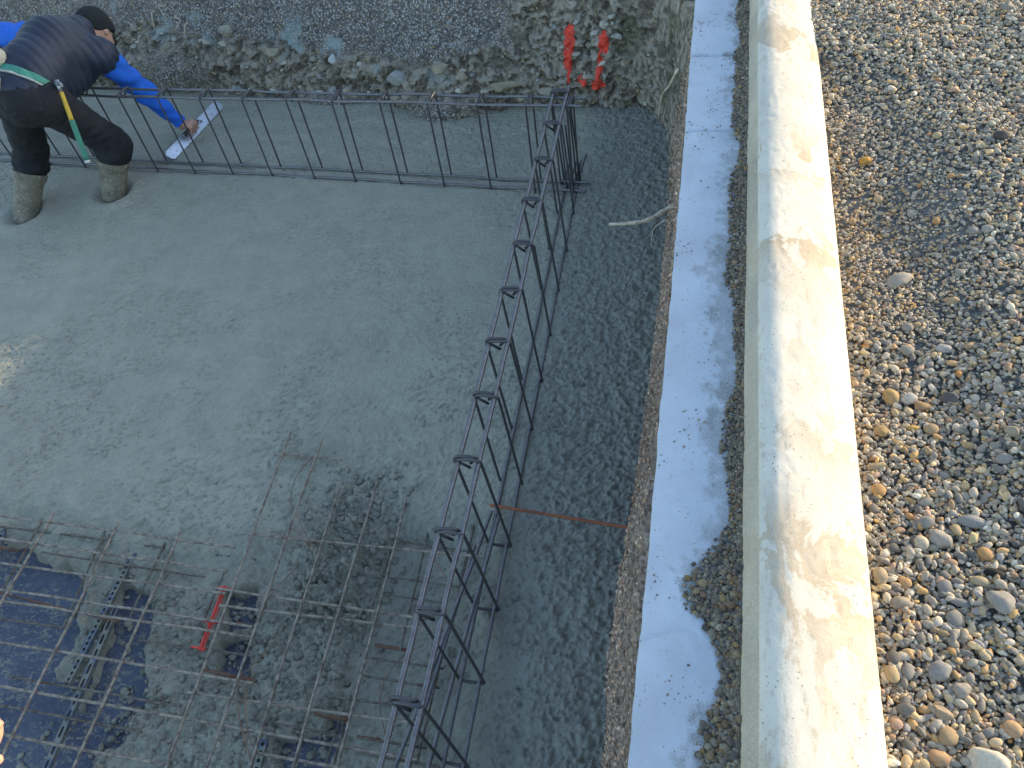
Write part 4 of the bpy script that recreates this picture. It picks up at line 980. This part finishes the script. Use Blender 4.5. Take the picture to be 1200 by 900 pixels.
PB = np.array([-3.62, 3.11, 0.0])
person = empty('person', tuple(PB)); tag(person, 'worker in navy padded vest, blue sleeves and black beanie bending to float the concrete', 'person')
def part(name, fld, material, smooth=True, parent=None):
    v, f = fld.mesh(); return mesh_obj(name, v, f, M[material], parent or person, smooth, offset=PB)
pel = (-3.47, 3.14, .65); sp1 = (-3.48, 3.32, .72); chest = (-3.48, 3.50, .735); neck = (-3.47, 3.68, .715); head = (-3.50, 3.87, .655)
shR = (-3.31, 3.60, .64); elR = (-3.255, 3.72, .345); wrR = (-3.165, 3.775, .115)
shL = (-3.70, 3.68, .72); elL = (-4.08, 3.74, .72); wrL = (-4.14, 3.52, .55)
hpR = (-3.385, 3.16, .62); hpL = (-3.56, 3.16, .62); knR = (-3.275, 3.31, .275); knL = (-3.775, 3.225, .27)
anR = (-3.42, 3.19, -.09); anL = (-3.90, 2.96, -.09)
LO, HI = (-4.25, 2.75, -.22), (-3.0, 4.1, .98)
# body: one figure with head, trunk, arms and legs
B_ = Field(LO, HI, .009)
for a_, b_, ra, rb in ((pel, sp1, .12, .11), (sp1, chest, .11, .125), (chest, neck, .12, .055), (neck, head, .052, .052), (chest, shR, .08, .06), (chest, shL, .08, .06), (shR, elR, .05, .042), (elR, wrR, .042, .028), (shL, elL, .05, .042), (elL, wrL, .042, .028),
                       (pel, hpR, .11, .09), (pel, hpL, .11, .09), (hpR, knR, .085, .058), (hpL, knL, .085, .058), (knR, anR, .055, .042), (knL, anL, .055, .042), (anR, (-3.40, 3.36, -.15), .04, .035), (anL, (-3.92, 3.13, -.15), .04, .035)):
    B_.cone(a_, b_, ra, rb, .04)
hd = np.array(head); hdir = np.array([.10, .72, -.69]); hdir /= np.linalg.norm(hdir)          # where the face looks
cr_ = np.array([-.18, .66, .73]); cr_ -= hdir * (cr_ @ hdir); cr_ /= np.linalg.norm(cr_)        # crown direction
rt_ = np.cross(hdir, cr_)
HR = np.stack([rt_, hdir, cr_], 1)
B_.ell(hd, (.075, .095, .115), HR, .02)
B_.ell(hd + hdir * .055 - cr_ * .055, (.05, .05, .06), HR, .02)                                # jaw
B_.cone(hd + hdir * .092 - cr_ * .005, hd + hdir * .115 - cr_ * .035, .010, .016, .012)        # nose
B_.cone(hd + hdir * .09 - cr_ * .062 - rt_ * .02, hd + hdir * .09 - cr_ * .062 + rt_ * .02, .009, .009, .008)   # lips
for sg in (-1, 1): B_.ell(hd + rt_ * sg * .078 - cr_ * .01, (.012, .022, .033), HR, .008)     # ears
# right hand closes on the trowel handle; five separate fingers
vb, fb = B_.mesh()
def hand_mesh(wr, hc, axis_, out, lo, hi, rev=1, sp=(.033, .011, -.011, -.031), rh=.013):
    """wr wrist, hc handle centre under the palm, axis_ along the handle, out from handle to back of the hand"""
    wr = np.array(wr, float); hc = np.array(hc, float); ax_ = np.array(axis_, float); ax_ /= np.linalg.norm(ax_); o_ = np.array(out, float); o_ -= ax_ * (o_ @ ax_); o_ /= np.linalg.norm(o_); fw_ = np.cross(ax_, o_) * rev
    H = Field(lo, hi, .0035, .08)
    kn = [hc + ax_ * s_ + o_ * (rh + .017) + fw_ * .022 for s_ in sp]
    pc = hc + o_ * (rh + .018) - fw_ * .018
    for k_ in kn: H.cone(pc + (k_ - hc) @ ax_ * ax_ * .7 - fw_ * .025, k_, .0135, .0105, .012)
    H.cone(wr, pc - fw_ * .03, .027, .022, .02)
    for i_, (k_, ln) in enumerate(zip(kn, (.92, 1.0, .95, .78))):
        c_ = hc + ax_ * ((k_ - hc) @ ax_); R_ = rh + .010
        j1 = c_ + (fw_ * math.cos(math.radians(20)) + o_ * math.sin(math.radians(20))) * (R_ + .012) * (.9 + .1 * ln)
        j2 = c_ + (fw_ * math.cos(math.radians(-60)) + o_ * math.sin(math.radians(-60))) * (R_ + .003)
        j3 = c_ + (fw_ * math.cos(math.radians(-130 - 20 * (ln > .9))) + o_ * math.sin(math.radians(-135))) * (R_ - .001)
        H.cone(k_, j1, .0098, .0088, .003); H.cone(j1, j2, .0088, .008, .003); H.cone(j2, j3, .008, .0068, .003)
    t0 = pc + ax_ * .03 - fw_ * .03; t1 = hc + ax_ * .048 - fw_ * .022 + o_ * .006; t2 = hc + ax_ * .042 + fw_ * .002 - o_ * (rh + .009); 
    H.cone(t0, t1, .014, .0105, .006); H.cone(t1, t2, .0105, .0085, .003)
    return H.mesh()
hc_ = np.array([-3.135, 3.80, .062]); haxis = np.array([.09, .99, .0])
vh, fh = hand_mesh(wrR, hc_, haxis, (-.25, -.1, .9), (-3.30, 3.64, .0), (-3.02, 3.92, .22))
v, f = join([(vb, fb), (vh, fh)]); body = mesh_obj('body', v, f, M['skin'], person, offset=PB)
for sg in (-1, 1):
    vi, fi = ICO[2]; mesh_obj('eye', vi * .011 + (hd + hdir * .083 + rt_ * sg * .03 + cr_ * .002), fi, M['eye'], body, offset=PB)
# trousers
Tt = Field((-4.1, 2.85, .05), (-3.05, 3.55, .95), .008)
for a_, b_, ra, rb in ((pel, (-3.475, 3.20, .67), .135, .135), (pel, hpR, .125, .118), (pel, hpL, .125, .118), (hpR, knR, .112, .088), (hpL, knL, .112, .088), (knR, tuple(.88 * np.array(knR) + .12 * np.array(anR)), .092, .098), (knL, tuple(.88 * np.array(knL) + .12 * np.array(anL)), .092, .098)):
    Tt.cone(a_, b_, ra, rb, .035)
G = Tt.grid(); Tt.D += .006 * (1 - np.abs(2 * fbm3(G[0] * 13, G[1] * 13, G[2] * 22, 507, 2) - 1)) * 2.2 - .007 + .020 * (fbm3(G[0] * 9, G[1] * 9, G[2] * 14, 501, 3) - .5) + .004 * np.sin(G[2] * 60 + 9 * noise3(G[0] * 7, G[1] * 7, G[2] * 7, 505)) * sstep(.42, .25, G[2])
Tt.cut((-3.475, 3.25, .70), (0, .86, .5))
for kn_, an_ in ((knR, anR), (knL, anL)):
    ax_ = np.array(an_) - np.array(kn_); c_ = np.array(kn_) + ax_ * .27; ax_ /= np.linalg.norm(ax_); dd = sum((G[i] - c_[i]) * ax_[i] for i in range(3)); rr = np.sqrt(sum((G[i] - c_[i]) ** 2 for i in range(3))); Tt.D = np.where(rr < .2, np.maximum(Tt.D, dd), Tt.D)
part('trousers', Tt, 'trousers')
# boots
for kn_, an_ in ((knR, anR), (knL, anL)):
    kn_ = np.array(kn_); an_ = np.array(an_); ax_ = an_ - kn_; Bo = Field(np.minimum(kn_, an_) - .16, np.maximum(kn_, an_) + np.array([.16, .28, .1]), .007)
    Bo.cone(kn_ + ax_ * .12, kn_ + ax_ * .95, .082, .060, .02); Bo.cone(an_, an_ + np.array([.02, .17, -.05]), .055, .05, .03)
    Bo.cone(kn_ + ax_ * .24, kn_ + ax_ * .245, .090, .090, .006)
    G = Bo.grid(); Bo.D += .006 * (fbm3(G[0] * 20, G[1] * 20, G[2] * 20, 511, 3) - .5); Bo.cut(kn_ + ax_ * .23, -ax_); part('boot', Bo, 'boot')
# blue sweater: hem at the waist and both sleeves
S = Field((-4.2, 3.0, .06), (-3.0, 3.95, .95), .008)
S.cone((-3.475, 3.20, .69), chest, .125, .12, .03); S.cone(chest, neck, .12, .068, .03)
for a_, b_, ra, rb in ((shR, elR, .078, .060), (elR, wrR, .060, .040), (shL, elL, .078, .06), (elL, wrL, .06, .042), (chest, shR, .09, .08), (chest, shL, .09, .08)): S.cone(a_, b_, ra, rb, .03)
G = S.grid(); S.D += .010 * (fbm3(G[0] * 12, G[1] * 12, G[2] * 20, 521, 3) - .5) + .005 * np.sin(60 * (G[2] + .5 * G[0]) + 6 * noise3(G[0] * 7, G[1] * 7, G[2] * 7, 523))
aw = np.array(wrR) - np.array(elR); S.D = np.where(G[0] > -3.4, np.maximum(S.D, ((G[0] - wrR[0]) * aw[0] + (G[1] - wrR[1]) * aw[1] + (G[2] - wrR[2]) * aw[2]) / np.linalg.norm(aw)), S.D); part('sweater', S, 'sleeve')
# padded vest with stitched channels across the back
Vv = Field((-3.95, 2.98, .40), (-3.1, 3.95, .98), .007)
for a_, b_, ra, rb in (((-3.475, 3.17, .665), (-3.48, 3.30, .715), .150, .150), ((-3.48, 3.30, .715), chest, .15, .160), (chest, neck, .155, .088), (chest, shR, .125, .098), (chest, shL, .125, .098), (neck, (-3.48, 3.74, .72), .085, .075), ((-3.47, 3.3, .62), (-3.46, 3.52, .62), .12, .13)): Vv.cone(a_, b_, ra, rb, .05)
G = Vv.grid(); along = G[1] + .22 * (G[0] + 3.48) + 1.2 * (G[0] + 3.48) ** 2 * .6
cut_ = np.minimum(0, 0 * G[0])
Vv.D -= .0075 * np.abs(np.sin((along + .012 * noise3(G[0] * 8, G[1] * 8, G[2] * 8, 531)) * math.pi / .05)) ** .6 - .006 + .006 * (fbm3(G[0] * 14, G[1] * 14, G[2] * 14, 533, 3) - .5)
tors = Vv.D.copy()
hemn = np.array([.05, -.80, -.60]); hemp = np.array([-3.47, 3.075, .60])
Vv.cut(hemp, hemn); Vv.cut((-3.23, 3.60, .55), (.78, .12, -.60)); Vv.cut((-3.715, 3.66, .68), (-1, .2, -.1)); part('vest', Vv, 'vest')
# tool belt over the vest
bn = np.array([.16, .86, .48]); bn /= np.linalg.norm(bn); bp = np.array([-3.47, 3.20, .72]); belt = None
for nm_, a0, a1, th, mt_ in (('belt', -.020, .020, .010, 'belt'), ('belt_edging', -.026, -.017, .0125, 'belt_edge')):
    Be = Field((-3.95, 2.98, .40), (-3.1, 3.95, .98), .007); sb = (G[0] - bp[0]) * bn[0] + (G[1] - bp[1]) * bn[1] + (G[2] - bp[2]) * bn[2]
    Be.D = np.maximum(np.maximum(tors - th, a0 - sb), sb - a1); pb_ = part(nm_, Be, mt_, True, belt); belt = belt or pb_
# canvas pouch on the back left of the belt
Po = Field((-3.95, 2.85, .35), (-3.35, 3.45, 1.05), .008); Po.ell((-3.545, 3.185, .850), (.055, .055, .05), rotm(.2, .3, 0), .02); Po.ell((-3.535, 3.07, .775), (.05, .05, .095), rotm(.3, .6, 0), .02); part('pouch', Po, 'pouch', True, belt)
# beanie
Bn = Field(hd - .2, hd + .2, .006); Bn.ell(hd + cr_ * .022, (.090, .112, .112), HR, .01)
G = Bn.grid(); rel_ = sum((G[i] - hd[i]) * cr_[i] for i in range(3)); ang_ = np.arctan2(sum((G[i] - hd[i]) * rt_[i] for i in range(3)), sum((G[i] - hd[i]) * hdir[i] for i in range(3)))
Bn.D -= .005 * sstep(.055, .045, rel_) + .0015 * np.sin(ang_ * 46); pl = -.012
Bn.cut(hd + cr_ * pl + hdir * .02, -cr_ + hdir * .28); part('beanie', Bn, 'beanie')

# hammer hanging from the belt
hm_top = np.array([-3.275, 3.19, .70]); hm_bot = np.array([-3.215, 3.02, .345]); hx = hm_bot - hm_top; hl = np.linalg.norm(hx); hx /= hl
ham = empty('hammer', tuple(hm_top)); tag(ham, 'hammer with yellow and green handle hanging from the green belt', 'hammer')
def seg_tube(a_, b_, r, n=6): return tube(resample([hx * a_, hx * b_], .02), r, 8)
v, f = seg_tube(.10 * hl, .45 * hl, .0125); hhandle = mesh_obj('handle', v, f, M['yellow'], ham)
v, f = seg_tube(.45 * hl, .965 * hl, .0150); mesh_obj('grip', v, f, M['green'], hhandle)
v, f = seg_tube(.965 * hl, 1.0 * hl, .0145); mesh_obj('end_cap', v, f, M['white_cap'], hhandle)
v, f = seg_tube(-.02, .10 * hl, .012); sh = mesh_obj('shaft', v, f, M['hammer_steel'], ham)
side = np.cross(hx, [.3, .6, .1]); side /= np.linalg.norm(side)
hv, hf = join([tube(resample([side * -.05, side * .02], .01), [.013, .016, .016, .014, .012, .012, .012, .012][: len(resample([side * -.05, side * .02], .01))], 8), tube(spline([side * .02, side * .05 - hx * -.004, side * .075 + hx * .02], 5), np.linspace(.012, .004, 11), 6)])
mesh_obj('hammer_head', hv, hf, M['hammer_steel'], ham)

# finishing trowel
tc = np.array([-3.139, 3.835, .016]); tdir = np.array([.056, .588, .0]); tdir /= np.linalg.norm(tdir); tn = np.array([.62, -.06, .78]); tn -= tdir * (tn @ tdir); tn /= np.linalg.norm(tn); tw = np.cross(tdir, tn)
tr = empty('trowel', tuple(tc)); tag(tr, 'long pale steel finishing trowel pressed on the wet concrete in the hand', 'trowel')
nn = 40; s_ = np.linspace(-.30, .30, nn); hwid = .033 * np.minimum(1, (.305 - np.abs(s_)) / .03 + .35) * np.ones(nn); bend = .004 * (s_ / .3) ** 2
V = []
for t_, hw_, bd_ in zip(s_, hwid, bend):
    for q, zz_ in ((-1, 0), (1, 0), (1, .0025), (-1, .0025)): V.append(tdir * t_ + tw * hw_ * q + tn * (zz_ + bd_))
V = np.array(V); F = []
for i in range(nn - 1):
    for q in range(4): F.append((i * 4 + q, i * 4 + (q + 1) % 4, (i + 1) * 4 + (q + 1) % 4, (i + 1) * 4 + q))
F += [(0, 3, 2, 1), tuple((nn - 1) * 4 + q for q in range(4))]
mesh_obj('blade', V + np.array([0, 0, .012]), np.array(F), M['blade'], tr, smooth=False)
v, f = tube(resample([hc_ - haxis * .075 - tc, hc_ + haxis * .075 - tc], .01), .0125, 10); thandle = mesh_obj('handle', v, f, M['black_rubber'], tr)
for sg in (-.085, .085):
    p_ = hc_ + haxis * sg - tc; v, f = tube(spline([hc_ + haxis * sg * .8 - tc, p_, p_ * .5 + tdir * sg * .55 + np.array([0, 0, .008]), tdir * sg * 1.05 + np.array([0, 0, .014])], 5), .005, 7); mesh_obj('bracket', v, f, M['hammer_steel'], thandle)

# ------------------------------------------------------------------ hand with a black handle at the lower left, close to the camera
cr3 = np.array([.971457, .193831, -.136748]); cu3 = np.array([-.061532, .762647, .643882]); cf3 = np.array([-.229095, .617089, -.752806])
hq = np.array([0, 0, 2.4]) + (cf3 + cr3 * (-644 / 913) - cu3 * (436 / 913)) * .92
p2 = empty('person', tuple(hq)); tag(p2, 'bare hand of a second person just entering the lower left corner', 'person')
vh, fh = hand_mesh(hq - cr3 * .05 - cu3 * .02 + cf3 * .09, hq, cu3, -cr3 * .8 + cf3 * .35, hq - .16, hq + .16, 1, (.030, -.012, -.034, -.056), .022)
af = Field(hq - .4, hq + .3, .01); af.cone(hq - cr3 * .05 - cu3 * .02 + cf3 * .09, hq - cr3 * .24 - cu3 * .12 + cf3 * .14, .029, .04, .02); va, fa_ = af.mesh()
v, f = join([(vh, fh), (va, fa_)]); mesh_obj('body', v, f, M['skin'], p2, offset=hq)
v, f = tube(resample([cu3 * .024, -cu3 * .25], .02), .0225, 12); o = mesh_obj('tool_handle', v, f, M['black_rubber']); o.location = hq; tag(o, 'black tool handle gripped by the hand in the lower left corner', 'handle')

# ------------------------------------------------------------------ ground out to the horizon, added unseen mound beyond the pit to shade it
gxs = np.unique(np.concatenate([np.arange(-60, -12, 4.0), np.arange(-12, 12, .4), np.arange(12, 61, 4.0), [-9.0, 3.2, .1]])); gys = np.unique(np.concatenate([np.arange(-60, -12, 4.0), np.arange(-12, 14, .4), np.arange(14, 61, 4.0), [-5.0, 4.95, 6.0, -1.0]]))
AX, AY = np.meshgrid(gxs, gys, indexing='ij'); pp = AY - .75 * AX; tt = .8 * AX + .6 * AY
AZ = .70 + .12 * (fbm2(AX * .5, AY * .5, 601, 3) - .5) + 3.3 * sstep(4.9, 6.0, pp) * sstep(15.0, 12.0, pp) * np.exp(-((tt - 8.2) / 1.9) ** 2) * (.85 + .3 * fbm2(AX * .9, AY * .9, 603, 3))
F = grid_faces(len(gxs), len(gys)); cxm = AX.ravel()[F].mean(1); cym = AY.ravel()[F].mean(1)
inpit = (cxm > -9) & (cxm < .1) & (cym > -5) & (cym < 4.95); ingr = (cxm > .1) & (cxm < 3.2) & (cym > -1) & (cym < 6)
ground = mesh_obj('ground', np.stack([AX.ravel(), AY.ravel(), AZ.ravel()], 1), F[~(inpit | ingr)], M['ground'])
tag(ground, 'bare brown soil around the pit with an added unseen mound shading it', 'ground', kind='structure')
